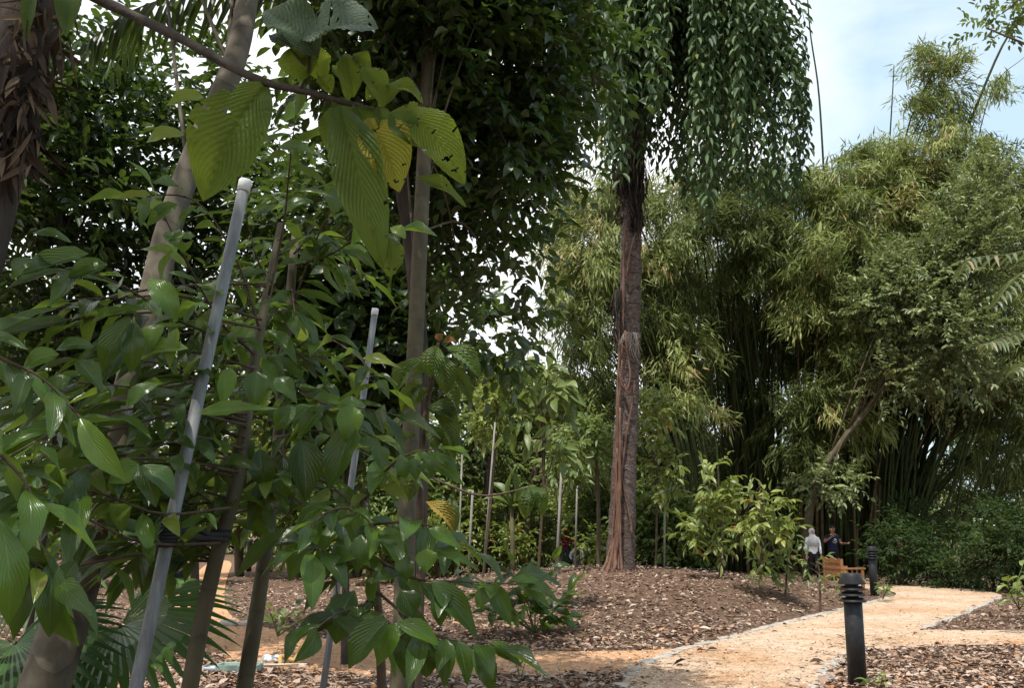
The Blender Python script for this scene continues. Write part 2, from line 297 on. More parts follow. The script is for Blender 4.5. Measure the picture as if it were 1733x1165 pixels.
def scatter(name, tpls, P, D, Nn, L, W, tone, mat, parent=None, uv=False):
    P = np.asarray(P, float); n = len(P)
    D = nrm(D); Nn = np.asarray(Nn, float); Nn = nrm(Nn - D * (Nn * D).sum(1, keepdims=True)); X = np.cross(D, Nn)
    L = np.broadcast_to(np.asarray(L, float), (n,)); W = np.broadcast_to(np.asarray(W, float), (n,)); tone = np.broadcast_to(np.asarray(tone, float), (n,))
    which = rng.integers(0, len(tpls), n); VV = []; FF = []; UU = []; TT = []; base = 0
    for k, (tv_, tf, tu) in enumerate(tpls):
        ix = np.where(which == k)[0]
        if not len(ix): continue
        v = P[ix, None, :] + (W[ix] / 2)[:, None, None] * tv_[None, :, 0:1] * X[ix, None, :] + L[ix][:, None, None] * (tv_[None, :, 1:2] * D[ix, None, :] + tv_[None, :, 2:3] * Nn[ix, None, :] * np.minimum(1, W[ix] / L[ix] * 2)[:, None, None])
        f = tf[None] + (base + np.arange(len(ix)) * len(tv_))[:, None, None]
        VV.append(v.reshape(-1, 3)); FF.append(f.reshape(-1, tf.shape[1])); TT.append(np.repeat(tone[ix], len(tv_)))
        if uv: UU.append(np.tile(tu[tf].reshape(-1, 2), (len(ix), 1)))
        base += len(ix) * len(tv_)
    V = np.concatenate(VV); F = np.concatenate(FF); T = np.concatenate(TT)
    me = bpy.data.meshes.new(name); me.vertices.add(len(V)); me.vertices.foreach_set('co', V.astype(np.float32).ravel())
    k = F.shape[1]
    me.loops.add(F.size); me.loops.foreach_set('vertex_index', F.astype(np.int32).ravel())
    me.polygons.add(len(F)); me.polygons.foreach_set('loop_start', (np.arange(len(F)) * k).astype(np.int32))
    if uv:
        ul = me.uv_layers.new(name='UVMap'); ul.data.foreach_set('uv', np.concatenate(UU).astype(np.float32).ravel())
    me.update(calc_edges=True)
    a = me.attributes.new('tone', 'FLOAT', 'POINT'); a.data.foreach_set('value', T.astype(np.float32))
    return link(name, me, mat, parent)
HEX = [hex_tpl(0.25, 0.1), hex_tpl(0.5, 0.25), hex_tpl(0.1, 0.4)]
RHO = [rhomb_tpl(0.1), rhomb_tpl(0.25, 0.45)]
GL = [leaf_tpl(8, 4, 0.28, 0.05, 0.07, peak=0.38, tip=0.5, side=0.18), leaf_tpl(8, 4, 0.12, 0.42, 0.06, peak=0.52, tip=0.25, side=-0.16), leaf_tpl(8, 4, 0.22, 0.22, 0.03, peak=0.45, tip=0.35), leaf_tpl(8, 4, 0.35, 0.12, 0.05, peak=0.42, tip=0.45, side=0.1), leaf_tpl(8, 4, 0.15, 0.34, 0.04, peak=0.5, tip=0.3, side=-0.1)]
MIDL = [leaf_tpl(4, 2, 0.25, 0.2, peak=0.45, tip=0.3), leaf_tpl(4, 2, 0.4, 0.1, peak=0.42, tip=0.4), leaf_tpl(4, 2, 0.15, 0.35, peak=0.5, tip=0.3)]
RB = [leaf_tpl(56, 8, 0.25, 0.25, 0.06, rib=0.035, nrib=14, peak=0.5), leaf_tpl(56, 8, 0.4, 0.35, 0.08, rib=0.035, nrib=14, peak=0.52), leaf_tpl(56, 8, 0.3, 0.3, 0.10, rib=0.035, nrib=14, peak=0.45, side=0.15)]
RB2 = [leaf_tpl(45, 6, 0.3, 0.3, 0.05, rib=0.05, nrib=9, peak=0.5), leaf_tpl(45, 6, 0.4, 0.4, 0.06, rib=0.05, nrib=9, peak=0.52)]
NAR = [rhomb_tpl(0.15, 0.3), rhomb_tpl(0.3, 0.35)]

def blob_pts(b, n):
    px, py, D, rx, ry, rd = b[:6]
    c = at(px, py, D); s = D / FPX
    d = rand_unit(n) * (rng.random(n) ** (1 / 2.4))[:, None]
    return c + d * np.array([rx * s, rd, ry * s]), d
def twig_leaves(C, T, m, tl, L, W, droop=0.35, sidew=0.8, flat=0.8):
    """leaves alternating along k twigs (base C, direction T)"""
    k = len(C); T = nrm(T); t = np.linspace(0.12, 1.0, m)
    tlv = np.broadcast_to(np.asarray(tl, float), (k,))
    sag = np.array([0, 0, -1.0])
    P = C[:, None, :] + T[:, None, :] * (tlv[:, None] * t[None, :])[:, :, None] + sag * (0.25 * droop * tlv[:, None] * (t ** 2)[None, :])[:, :, None]
    up = np.array([0, 0, 1.0]); S = nrm(np.cross(T, up) + rng.normal(size=(k, 3)) * 0.25)
    sg = np.where(np.arange(m) % 2 == 0, 1, -1)
    Dd = 0.55 * T[:, None, :] + sidew * sg[None, :, None] * S[:, None, :] + sag * droop + rng.normal(size=(k, m, 3)) * 0.22
    Dd[:, -1] = T + sag * droop * 0.6
    Nn = up * flat + rng.normal(size=(k, m, 3)) * 0.35 + T[:, None, :] * 0.2
    P = P.reshape(-1, 3); Dd = nrm(Dd.reshape(-1, 3)); Nn = Nn.reshape(-1, 3); n = len(P)
    return P, Dd, Nn, L * rng.uniform(0.65, 1.2, n), W * rng.uniform(0.75, 1.2, n)
def crown(name, blobs, m, tl, L, W, mat, parent, tpl=None, droop=0.35, tone=(0.0, 1.0), out=0.7, uv=False, dens=1.0):
    Ps = []
    for b in blobs:
        k = max(3, int(b[6] * dens)); C, d = blob_pts(b, k)
        T = nrm(d * out + rand_unit(k) * 0.6 + np.array([0, 0, 0.15]))
        Ps.append(twig_leaves(C, T, m, tl * rng.uniform(0.6, 1.3, k), L, W, droop) + (np.clip(np.repeat(rng.normal((tone[0] + tone[1]) / 2, (tone[1] - tone[0]) / 5, k), m) + rng.normal(0, 0.1, k * m), 0, 1),))
    A = [np.concatenate(x) for x in zip(*Ps)]
    return scatter(name, tpl or HEX, A[0], A[1], A[2], A[3], A[4], A[5], mat, parent, uv)
def pxline(pts):
    return np.array([at(*p) for p in pts])
def to_ground(pts, z=0.0):
    """extend a polyline (last point lowest) straight down to the ground"""
    pts = np.asarray(pts, float); d = pts[-1] - pts[-2]
    if d[2] > -1e-3: d = np.array([0, 0, -1.0])
    k = (pts[-1][2] - z) / -d[2]
    return np.vstack([pts, pts[-1] + d * k])
# ------------------------------------------------------------------ ground, paths
def chaikin(p, it=2):
    p = np.asarray(p, float)
    for _ in range(it):
        q = np.roll(p, -1, 0); p = np.stack([0.75 * p + 0.25 * q, 0.25 * p + 0.75 * q], 1).reshape(-1, 2)
    return p
def gpoly(px): return chaikin([gnd(*p)[:2] for p in px])
POLY = {
 'main': gpoly([(880, 1330), (960, 1250), (1040, 1172), (1080, 1130), (1153, 1102), (1303, 1061), (1428, 1031), (1500, 1014), (1522, 1007), (1500, 1000), (1440, 996), (1345, 991), (1200, 985), (1200, 979), (1345, 980), (1490, 986), (1640, 997), (1700, 1008), (1690, 1014), (1630, 1040), (1563, 1067), (1463, 1096), (1410, 1125), (1380, 1172), (1330, 1250), (1290, 1330)]),
 'right': gpoly([(1420, 1085), (1563, 1066), (1640, 1069), (1760, 1067), (2300, 1062), (2300, 1095), (1760, 1092), (1600, 1094), (1463, 1104)]),
 'left': gpoly([(1240, 1085), (1153, 1100), (1000, 1104), (900, 1103), (700, 1100), (560, 1085), (440, 1062), (385, 1045), (378, 1010), (385, 975), (395, 950), (360, 948), (325, 975), (295, 1010), (280, 1045), (290, 1085), (400, 1122), (520, 1142), (700, 1150), (860, 1144), (1040, 1143), (1180, 1130)]),
 'far': gpoly([(540, 951), (760, 952), (1010, 951), (1010, 957), (760, 959), (540, 958)]),
}
def inside(P, poly):
    x, y = P[:, 0], P[:, 1]; r = np.zeros(len(P), bool); q = np.roll(poly, -1, 0)
    for (x1, y1), (x2, y2) in zip(poly, q):
        c = ((y1 > y) != (y2 > y)); xi = (x2 - x1) * (y - y1) / (y2 - y1 + 1e-12) + x1
        r ^= c & (x < xi)
    return r
def polydist(P, poly):
    d = np.full(len(P), 1e9); q = np.roll(poly, -1, 0)
    for a, b in zip(poly, q):
        ab = b - a; t = np.clip(((P - a) @ ab) / (ab @ ab + 1e-12), 0, 1)
        d = np.minimum(d, np.hypot(*(P - a - t[:, None] * ab).T))
    return d
def onpath(P): 
    r = np.zeros(len(P), bool)
    for k in POLY: r |= inside(P, POLY[k])
    return r
def pdist(P):
    d = np.full(len(P), 1e9)
    for k in POLY: d = np.minimum(d, polydist(P, POLY[k]))
    d[onpath(P)] = 0
    return d
MC = np.array([2.7, 25.0]); MRAD = np.array([6.5, 10.5])
def terr(P):
    P = np.atleast_2d(np.asarray(P, float))[:, :2]
    r2 = (((P - MC) / MRAD) ** 2).sum(1)
    b = 0.62 * np.clip(1 - r2, 0, 1) ** 1.3
    b = b + 0.03 + 0.025 * np.sin(P[:, 0] * 1.9 + 1) * np.sin(P[:, 1] * 1.3) + 0.02 * np.sin(P[:, 0] * 4.1) * np.cos(P[:, 1] * 3.3)
    s = np.clip(pdist(P) / 2.2, 0, 1); s = s * s * (3 - 2 * s)
    return b * np.clip(0.08 + s, 0, 1) * (pdist(P) > 0)
def tz(x, y): return float(terr([[x, y]])[0])
xs = np.concatenate([np.linspace(-600, -30, 12), np.arange(-24, 30, 0.3), np.linspace(36, 600, 12)])
ys = np.concatenate([np.linspace(-200, -4, 8), np.arange(-2, 48, 0.3), np.linspace(52, 100, 8), np.linspace(140, 1500, 10)])
GX, GY = np.meshgrid(xs, ys); G = np.stack([GX.ravel(), GY.ravel()], 1)
near = (np.abs(G[:, 0]) < 40) & (G[:, 1] < 60)
Z = np.zeros(len(G)); Z[near] = terr(G[near])
Z -= 0.012
nx = len(xs)
mb = MB(); mb.v = [tuple(p) for p in np.column_stack([G, Z])]
mb.f = [(j * nx + i, j * nx + i + 1, (j + 1) * nx + i + 1, (j + 1) * nx + i) for j in range(len(ys) - 1) for i in range(nx - 1)]
M['soil'] = noise_mat('brown_soil', [(0.3, (0.06, 0.036, 0.022)), (0.5, (0.13, 0.082, 0.055)), (0.7, (0.22, 0.155, 0.115))], scale=22, detail=10, bump=0.8, bdist=0.05, rough=0.95, spec=0.1)
tag(mb.build('ground', M['soil']), kind='structure')
# sandy path material: gravelly sand with orange damp patches
def sand_mat():
    m, t = newmat('orange_sand'); L = t.links.new
    out = N(t, 'OutputMaterial'); pb = N(t, 'BsdfPrincipled'); tcn = N(t, 'TexCoord')
    n1 = N(t, 'TexNoise'); n1.inputs['Scale'].default_value = 0.55; n1.inputs['Detail'].default_value = 4; L(tcn.outputs['Object'], n1.inputs['Vector'])
    n2 = N(t, 'TexNoise'); n2.inputs['Scale'].default_value = 75; n2.inputs['Detail'].default_value = 8; n2.inputs['Roughness'].default_value = 0.75; L(tcn.outputs['Object'], n2.inputs['Vector'])
    n3 = N(t, 'TexNoise'); n3.inputs['Scale'].default_value = 5; n3.inputs['Detail'].default_value = 6; L(tcn.outputs['Object'], n3.inputs['Vector'])
    r1 = ramp(t, [(0.31, (0.46, 0.285, 0.165)), (0.42, (0.50, 0.355, 0.24)), (0.62, (0.54, 0.43, 0.33))]); L(n1.outputs[0], r1.inputs[0])
    r2 = ramp(t, [(0.3, (0.62, 0.58, 0.54)), (0.5, (1, 1, 1)), (0.75, (1.18, 1.2, 1.22))]); L(n2.outputs[0], r2.inputs[0])
    r3 = ramp(t, [(0.35, (0.78, 0.74, 0.7)), (0.65, (1.1, 1.08, 1.06))]); L(n3.outputs[0], r3.inputs[0])
    a = N(t, 'MixRGB', _blend_type='MULTIPLY'); a.inputs[0].default_value = 1; L(r1.outputs[0], a.inputs[1]); L(r2.outputs[0], a.inputs[2])
    b = N(t, 'MixRGB', _blend_type='MULTIPLY'); b.inputs[0].default_value = 1; L(a.outputs[0], b.inputs[1]); L(r3.outputs[0], b.inputs[2])
    L(b.outputs[0], pb.inputs['Base Color']); pb.inputs['Roughness'].default_value = 0.95; pb.inputs['Specular IOR Level'].default_value = 0.1
    bp = N(t, 'Bump'); bp.inputs['Strength'].default_value = 0.6; bp.inputs['Distance'].default_value = 0.03; L(n2.outputs[0], bp.inputs['Height']); L(bp.outputs[0], pb.inputs['Normal'])
    L(pb.outputs[0], out.inputs[0]); return m
M['sand'] = sand_mat()
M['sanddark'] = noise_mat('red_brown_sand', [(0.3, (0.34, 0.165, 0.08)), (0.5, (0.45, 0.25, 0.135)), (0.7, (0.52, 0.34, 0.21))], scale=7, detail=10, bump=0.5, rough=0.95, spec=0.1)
def fillpoly(name, poly, z, mat):
    bm = bmesh.new(); vs_ = [bm.verts.new((p[0], p[1], z)) for p in poly]
    es = [bm.edges.new((vs_[i], vs_[(i + 1) % len(vs_)])) for i in range(len(vs_))]
    bmesh.ops.triangle_fill(bm, edges=es, use_beauty=True)
    for f in bm.faces:
        if f.normal.z < 0: f.normal_flip()
    me = bpy.data.meshes.new(name); bm.to_mesh(me); bm.free()
    return tag(link(name, me, mat, None, False), kind='structure')
fillpoly('path', POLY['main'], 0.013, M['sand'])
fillpoly('side_path', POLY['right'], 0.008, M['sand'])
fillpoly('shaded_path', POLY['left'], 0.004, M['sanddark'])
fillpoly('distant_path', POLY['far'], 0.013, M['sand'])
# kerb stones along the path edges
def kerb(name, line, wid=0.16):
    p = curve_pts([np.append(gnd(*q)[:2], 0.0) for q in line], 160); mb = MB(); acc = 0; i = 0
    d = np.linalg.norm(np.diff(p, axis=0), axis=1); s = np.concatenate([[0], np.cumsum(d)]); t = 0.0
    while t < s[-1]:
        l = rng.uniform(0.14, 0.34); c = np.array([np.interp(t + l / 2, s, p[:, k]) for k in range(3)]); e = np.array([np.interp(t + l, s, p[:, k]) for k in range(3)]); b = np.array([np.interp(t, s, p[:, k]) for k in range(3)])
        a = math.atan2(e[1] - b[1], e[0] - b[0])
        off = rng.normal(0, 0.02)
        
        if rng.random() < 0.88: mb.box((c[0] - math.sin(a) * off, c[1] + math.cos(a) * off, rng.uniform(-0.012, 0.004)), (l / 2 * 0.94, wid / 2 * rng.uniform(0.75, 1.35), 0.03), a + rng.normal(0, 0.10))
        t += l
    return tag(mb.build(name, M['stone'], None, False, bevel=0.012), kind='structure')
kerb('kerb', [(960, 1252), (1042, 1172), (1080, 1131), (1153, 1103), (1303, 1062), (1428, 1032), (1500, 1014)], 0.15)
kerb('kerb', [(1330, 1250), (1380, 1172), (1410, 1126), (1463, 1098)], 0.17)
kerb('kerb', [(1563, 1066), (1630, 1040), (1690, 1013)], 0.13)
# leaf litter: uncountable fallen leaves on the beds
def litter(name, n, amin, amax, dmin, dmax, onp=False, size=1.0, zoff=0.012):
    u = rng.random(n); d = 1 / (1 / dmin + u * (1 / dmax - 1 / dmin)) if dmin > 0 else rng.uniform(0, dmax, n)
    az = rng.uniform(amin, amax, n); P = np.stack([d * np.tan(az), d], 1)
    o = onpath(P); dist = pdist(P); edge = np.min([polydist(P, POLY[q]) for q in POLY], axis=0)
    keep = (o if onp else ((~o & ((dist > 0.16) | (rng.random(n) < 0.6))) | (o & (edge < 0.35) & (rng.random(n) < 0.10))))
    P = P[keep]; n = len(P)
    z = terr(P) + zoff + rng.random(n) ** 2 * (0.01 if onp else 0.05)
    a = rng.uniform(0, 2 * math.pi, n)
    D = np.stack([np.cos(a), np.sin(a), rng.normal(0, 0.16, n)], 1); Nn = np.stack([rng.normal(0, 0.26, n), rng.normal(0, 0.26, n), np.ones(n)], 1)
    L = rng.gamma(3.2, 0.021, n).clip(0.02, 0.2) * size; W = L * rng.uniform(0.28, 0.6, n); tw_ = rng.random(n) < 0.07; L[tw_] *= 2.2; W[tw_] = 0.010
    # browner band near the front edge, greyer further up
    tone = rng.random(n) ** 1.15 * 0.95
    fr = (P[:, 1] < 17) & (rng.random(n) < 0.22)
    tone[fr] = rng.uniform(0.93, 1.0, fr.sum())
    tp = [leaf_tpl(3, 2, 0.15, 0.08, peak=0.45), leaf_tpl(3, 2, -0.12, -0.10, peak=0.5), leaf_tpl(3, 2, 0.3, 0.18, peak=0.45), leaf_tpl(3, 2, 0.1, 0.12, peak=0.4, side=0.25)]
    return tag(scatter(name, tp, np.column_stack([P, z]), D, Nn, L, W, tone, M['litter']), kind='stuff')
litter('leaf_litter', 175000, R(-36), R(36), 8.0, 42.0)
litter('stray_leaves', 900, R(-32), R(34), 8.0, 34.0, onp=True, size=0.8, zoff=0.014)

# grit on the sandy paths
def grit(n):
    u = rng.random(n); d = 1 / (1 / 9.0 + u * (1 / 32.0 - 1 / 9.0)); az = rng.uniform(R(-18), R(32), n); P = np.stack([d * np.tan(az), d], 1); P = P[onpath(P)]; n = len(P)
    a = rng.uniform(0, 6.28, n); L = rng.gamma(3, 0.006, n).clip(0.006, 0.05)
    D = np.stack([np.cos(a), np.sin(a), rng.normal(0, .2, n)], 1); Nn = np.stack([rng.normal(0, .35, n), rng.normal(0, .35, n), np.ones(n)], 1)
    m = tone_mat('grit', [(0, (0.16, 0.10, 0.065)), (0.4, (0.36, 0.24, 0.15)), (0.8, (0.52, 0.41, 0.31)), (1, (0.62, 0.55, 0.47))], rough=.9)
    tag(scatter('path_grit', [leaf_tpl(2, 2, -0.5, 0.4, peak=.5)], np.column_stack([P, np.full(n, 0.017)]), D, Nn, L, L * rng.uniform(.6, 1, n), rng.random(n), m), kind='stuff')
grit(60000)
# ------------------------------------------------------------------ tall tree with hanging strands and strangling roots
TX, TY = at(1048, 968, 25.0)[:2]; TZ = tz(TX, TY)
def tall_tree():
    t = empty('strangler_fig_tree', (TX, TY, TZ - 0.1), 'tall tree on the mulch mound with reddish roots down its trunk and hanging leafy strands', 'tree')
    D = 25.0
    path = [(1047, 985, D), (1051, 930, D), (1056, 800, D), (1063, 640, D), (1067, 480, D), (1069, 380, D), (1071, 290, D), (1073, 200, D), (1080, 60, D), (1085, -120, D)]
    wpx = [56, 47, 42, 38, 37, 35, 42, 44, 38, 30]
    p = curve_pts(pxline(path), 60); rad = np.interp(np.linspace(0, 1, 60), np.linspace(0, 1, len(wpx)), wpx) / 2 * D / FPX
    rad = rad * (1 + 0.05 * np.sin(np.arange(60) * 2.1))
    mb = MB().tube(p, rad, 14)
    for a in range(26):                                           # limbs carrying the strands
        an = rng.uniform(0, 2 * math.pi); r = rng.uniform(1.2, 3.2); z0 = p[-1][2] - rng.uniform(0.0, 4.0)
        b = np.array([p[-1][0], TY, z0]); e = b + np.array([r * math.cos(an) * 1.1 + 0.6, r * math.sin(an), rng.uniform(0.2, 0.8)])
        mb.tube(curve_pts([b, (b + e) / 2 + np.array([0, 0, 0.5]), e], 8), np.linspace(0.07, 0.02, 8), 6)
    mb.build('trunk', M['barktall'], t)
    # aerial roots
    rts = [([(1030, 985), (1040, 900), (1043, 800), (1047, 680), (1054, 560), (1056, 430), (1058, 380)], 8),
           ([(1022, 985), (1034, 940), (1040, 860), (1045, 720), (1052, 610)], 6),
           ([(1036, 985), (1043, 930), (1048, 830), (1049, 740), (1050, 690)], 8),
           ([(1046, 985), (1047, 900), (1052, 800), (1060, 740), (1068, 690), (1073, 660), (1074, 645)], 6),
           ([(1014, 985), (1030, 940), (1038, 900), (1042, 850)], 5),
           ([(1054, 982), (1050, 940), (1049, 880), (1050, 820), (1044, 760)], 6),
           ([(1070, 905), (1064, 870), (1056, 830), (1052, 800)], 5),
           ([(1026, 985), (1037, 930), (1043, 880), (1044, 780), (1046, 650), (1048, 585), (1047, 530)], 6),
           ([(1058, 560), (1062, 600), (1066, 640), (1060, 660), (1050, 645), (1047, 620)], 4),
           ([(1059, 470), (1064, 440), (1072, 405), (1076, 395)], 5),
           ([(1052, 640), (1062, 665), (1070, 655)], 5),
           ([(1040, 985), (1042, 955), (1046, 915), (1047, 860)], 7),
           ([(1059, 982), (1052, 950), (1050, 920), (1052, 860)], 4)]
    for x0 in range(6):                                          # finer roots between the main ones
        xa = rng.uniform(1026, 1050); tp_ = rng.uniform(640, 880)
        rts.append(([(xa, 986), (xa * .6 + 1042 * .4, 940), (1044 + rng.normal(0, 3), (tp_ + 940) / 2), (1049 + rng.normal(0, 5), tp_)], rng.uniform(2.0, 4.0)))
    for k, (ln, wd) in enumerate(rts):
        q = np.array([at(x, y, D - 0.36 - 0.08 * (k % 3) - (0.25 if y > 960 else 0)) for x, y in ln])
        q = curve_pts(q, 26); q = q + rng.normal(0, 0.006, q.shape)
        r = np.linspace(wd * 0.85, wd * 0.42, 26) * (1 + .12 * np.sin(np.arange(26) * 1.7 + k)) / 2 * D / FPX
        MB().tube(q, r, 7).build('aerial_root', M['root'], t)
    # dark fibre skirt on the upper trunk and a patch lower down
    C = []; Dd = []
    for (px, py, n, w_, h_) in [(1071, 255, 520, 20, 55), (1078, 330, 280, 12, 50), (1045, 520, 160, 5, 40), (1050, 290, 120, 8, 30)]:
        for _ in range(n):
            C.append(at(px + rng.normal(0, w_ * 0.6), py + rng.uniform(-h_, h_), D - 0.3 + rng.normal(0, 0.12))); Dd.append((rng.normal(0, 0.2), rng.normal(0, 0.2), -1))
    scatter('trunk_fibre', RHO, C, Dd, rand_unit(len(C)), rng.uniform(0.25, 0.7, len(C)), rng.uniform(0.02, 0.05, len(C)), rng.random(len(C)) ** 2, M['fibre'], t)
    C = [at(1048 + rng.normal(0, 5), 300 + rng.uniform(-30, 75), D - 0.45 + rng.normal(0, 0.1)) for _ in range(90)]
    scatter('dead_leaves', MIDL, C, np.array([0, 0, -1]) + rng.normal(0, 0.4, (90, 3)), rand_unit(90), rng.uniform(0.1, 0.3, 90), rng.uniform(0.04, 0.1, 90), rng.random(90), M['dead'], t)
    # pale tuft of dry hanging roots
    mb = MB(); c = at(1066, 568, D - 0.4)
    for _ in range(34):
        a = rng.uniform(-1, 1); l = rng.uniform(0.15, 0.85) * rng.random() ** .5
        mb.tube(curve_pts([c + (rng.normal(0, .03), 0, 0), c + np.array([a * 0.15, -0.1, 0.05]), c + np.array([a * 0.24 + rng.normal(0, .04), -0.12, -l * 0.5]), c + np.array([a * 0.24 + rng.normal(0, .08), -0.1, -l])], 9), 0.0065, 4)
    o = mb.build('root_tuft', plain('pale_dry_root', (0.24, 0.21, 0.18), 0.9), t)
    # hanging strands
    xs_ = [930, 960, 985, 1010, 1040, 1065, 1080, 1100, 1130, 1160, 1195, 1230, 1250, 1300, 1335, 1360, 1368]
    yb_ = [180, 210, 185, 255, 262, 268, 235, 215, 265, 285, 335, 290, 285, 310, 325, 260, 215]
    P_, T_, N_, tn_ = [], [], [], []; sm = MB(); cx0 = p[-1][0]
    for s in range(230):
        px = rng.uniform(955, 1368); yb = np.interp(px, xs_, yb_) + 14
        off = rng.uniform(-1, 1); edge = abs((px - 1165) / 205)
        dep = D + off * 3.0 * math.sqrt(max(0.05, 1 - min(1, edge) ** 2))
        long_ = rng.random() < 0.42; bot = yb + rng.normal(6, 16) if long_ else yb - rng.uniform(40, 290)
        pxt = 1165 + (px - 1165) * 0.62; top = -160 + rng.uniform(-40, 60)
        if px > 1290: top = rng.uniform(-60, 40) + (px - 1290) * 0.6; pxt = px - 40 - rng.random() * 110; top += rng.uniform(-40, 60)
        if bot < top + 40: continue
        q = np.array([at(pxt, top, D + (dep - D) * 0.6), at(px - (px - pxt) * 0.3, top + (bot - top) * 0.25, dep), at(px, top + (bot - top) * 0.6, dep), at(px + rng.normal(0, 6), bot, dep)])
        ln = np.linalg.norm(np.diff(q, axis=0), axis=1).sum(); n = int(ln / 0.085)
        c = curve_pts(q, max(n, 6)); sm.tube(c[::3] if len(c) > 9 else c, 0.008, 3, False)
        tg = nrm(np.gradient(c, axis=0)); ang = np.arange(len(c)) * 2.4 + rng.uniform(0, 6)
        side = np.stack([np.cos(ang), np.sin(ang), np.zeros(len(c))], 1)
        tn_.append(np.full(len(c), rng.beta(2, 2.2))); P_.append(c + side * 0.02); T_.append(0.7 * side + 0.95 * tg + rng.normal(0, 0.2, (len(c), 3))); N_.append(np.array([0, 0, 0.8]) + 0.7 * side + np.array([0, -0.3, 0]))
    P_ = np.concatenate(P_); T_ = np.concatenate(T_); N_ = np.concatenate(N_); n = len(P_)
    scatter('hanging_strands', HEX, P_, T_, N_, rng.uniform(0.17, 0.42, n), rng.uniform(0.085, 0.165, n), np.clip(np.concatenate(tn_) + rng.normal(0, .14, n), 0, 1), M['strand'], t)
    sm.build('strand_stems', M['stemgreen'], t)
    C = np.concatenate([blob_pts((1080, 20, D, 70, 190, 1.6), 700)[0], blob_pts((1160, -40, D, 150, 130, 2.2), 800)[0], blob_pts((1235, 60, D, 95, 130, 1.8), 480)[0], blob_pts((1020, 60, D, 60, 100, 1.5), 160)[0]])
    A = twig_leaves(C, np.array([0, 0, -1]) + rng.normal(0, 0.5, C.shape), 6, 0.6, 0.28, 0.13, 0.6)
    scatter('inner_foliage', HEX, *A[:5], rng.beta(2, 3, len(A[0])), M['strand'], t)
tall_tree()

# ------------------------------------------------------------------ bamboo clumps
def bamboo(label, base, blobs, nculm, dens=1.0, spread=1.0, tone=(0.1, 1.0), extra=(), W=0.056):
    b = np.array([base[0], base[1], 0.0]); t = empty('bamboo_clump', b, label, 'bamboo', 'bamboo clumps beyond the path')
    wsum = np.array([q[6] for q in blobs], float); wsum /= wsum.sum()
    for k in range(nculm):
        q = blobs[rng.choice(len(blobs), p=wsum)]
        tip = blob_pts(q, 1)[0][0]; a = rng.uniform(0, 6.28); r = rng.uniform(0.1, 1.0) ** 0.6 * spread
        s = b + np.array([r * math.cos(a), r * math.sin(a) * 0.8, -0.05])
        m1 = s + (tip - s) * np.array([0.22, 0.22, 0.40]) + np.array([0, 0, 0.2]); m2 = s + (tip - s) * np.array([0.6, 0.6, 0.82])
        rr = rng.uniform(0.045, 0.07)
        MB().tube(curve_pts([s, m1, m2, tip], 14), np.linspace(rr, rr * 0.25, 14), 6).build('culm', M['culmdry'] if rng.random() < 0.15 else M['culm'], t)
    for ln, r0 in extra:
        c = curve_pts(pxline(ln), 16)
        MB().tube(c, np.linspace(r0, r0 * 0.5, 16), 6).build('culm', M['culm'], t)
    Ps, Ds, Ns, Ts = [], [], [], []
    for q in blobs:
        k = max(4, int(q[6] * dens)); C, d = blob_pts(q, k)
        # plumes: leafy branch tops that arch outward and down; fans of leaves hang along each
        npl = max(2, k // 20); Cp, dp = blob_pts(q, npl)
        dr = nrm(dp * np.array([0.9, 0.6, 0.5]) + rand_unit(npl) * 0.5 + np.array([0, 0, 0.1])); ln = rng.uniform(1.1, 2.6, npl) * min(1.0, q[3] / 45)
        pi = rng.integers(0, npl, k); tt = rng.random(k)[:, None]
        C = Cp[pi] + dr[pi] * ((tt - 0.5) * ln[pi][:, None]) - np.array([0, 0, 1.0]) * (0.45 * ln[pi][:, None] * tt ** 2) + rng.normal(0, 0.2, (k, 3)) * (1.1 - 0.5 * tt)
        ax = nrm(dr[pi] * 0.7 + np.array([0, 0, -0.55]) * (0.4 + tt) + rng.normal(0, 0.35, (k, 3)))
        m = 9; off = rng.normal(0, 0.12, (k, m, 3)) + ax[:, None, :] * rng.uniform(-0.3, 0.3, (k, m, 1))
        P = C[:, None, :] + off; Dv = nrm(ax[:, None, :] + rng.normal(0, 0.40, (k, m, 3)) + np.array([0, 0, -0.3]))
        Nv = np.array([0, 0, 1.0]) + rng.normal(0, 0.5, (k, m, 3))
        Ps.append(P.reshape(-1, 3)); Ds.append(Dv.reshape(-1, 3)); Ns.append(Nv.reshape(-1, 3))
        tn = np.clip(rng.normal((tone[0] + tone[1]) / 2, (tone[1] - tone[0]) / 4, npl), 0, 0.95)[pi]
        Ts.append(np.clip(np.repeat(tn, m) + rng.normal(0, 0.12, k * m), 0, 1))
    P = np.concatenate(Ps); n = len(P)
    scatter('foliage', NAR, P, np.concatenate(Ds), np.concatenate(Ns), rng.uniform(0.24, 0.52, n), rng.uniform(0.7, 1.2, n) * W, np.concatenate(Ts), M['bamboo'], t)
B1 = gnd(1205, 985); B2 = gnd(1330, 983) + np.array([0, 3.5, 0]); B3 = gnd(1470, 984) + np.array([0, 2.5, 0]); B4 = gnd(1590, 988) + np.array([0, 3.0, 0]); B5 = gnd(1690, 992) + np.array([0, 5, 0])
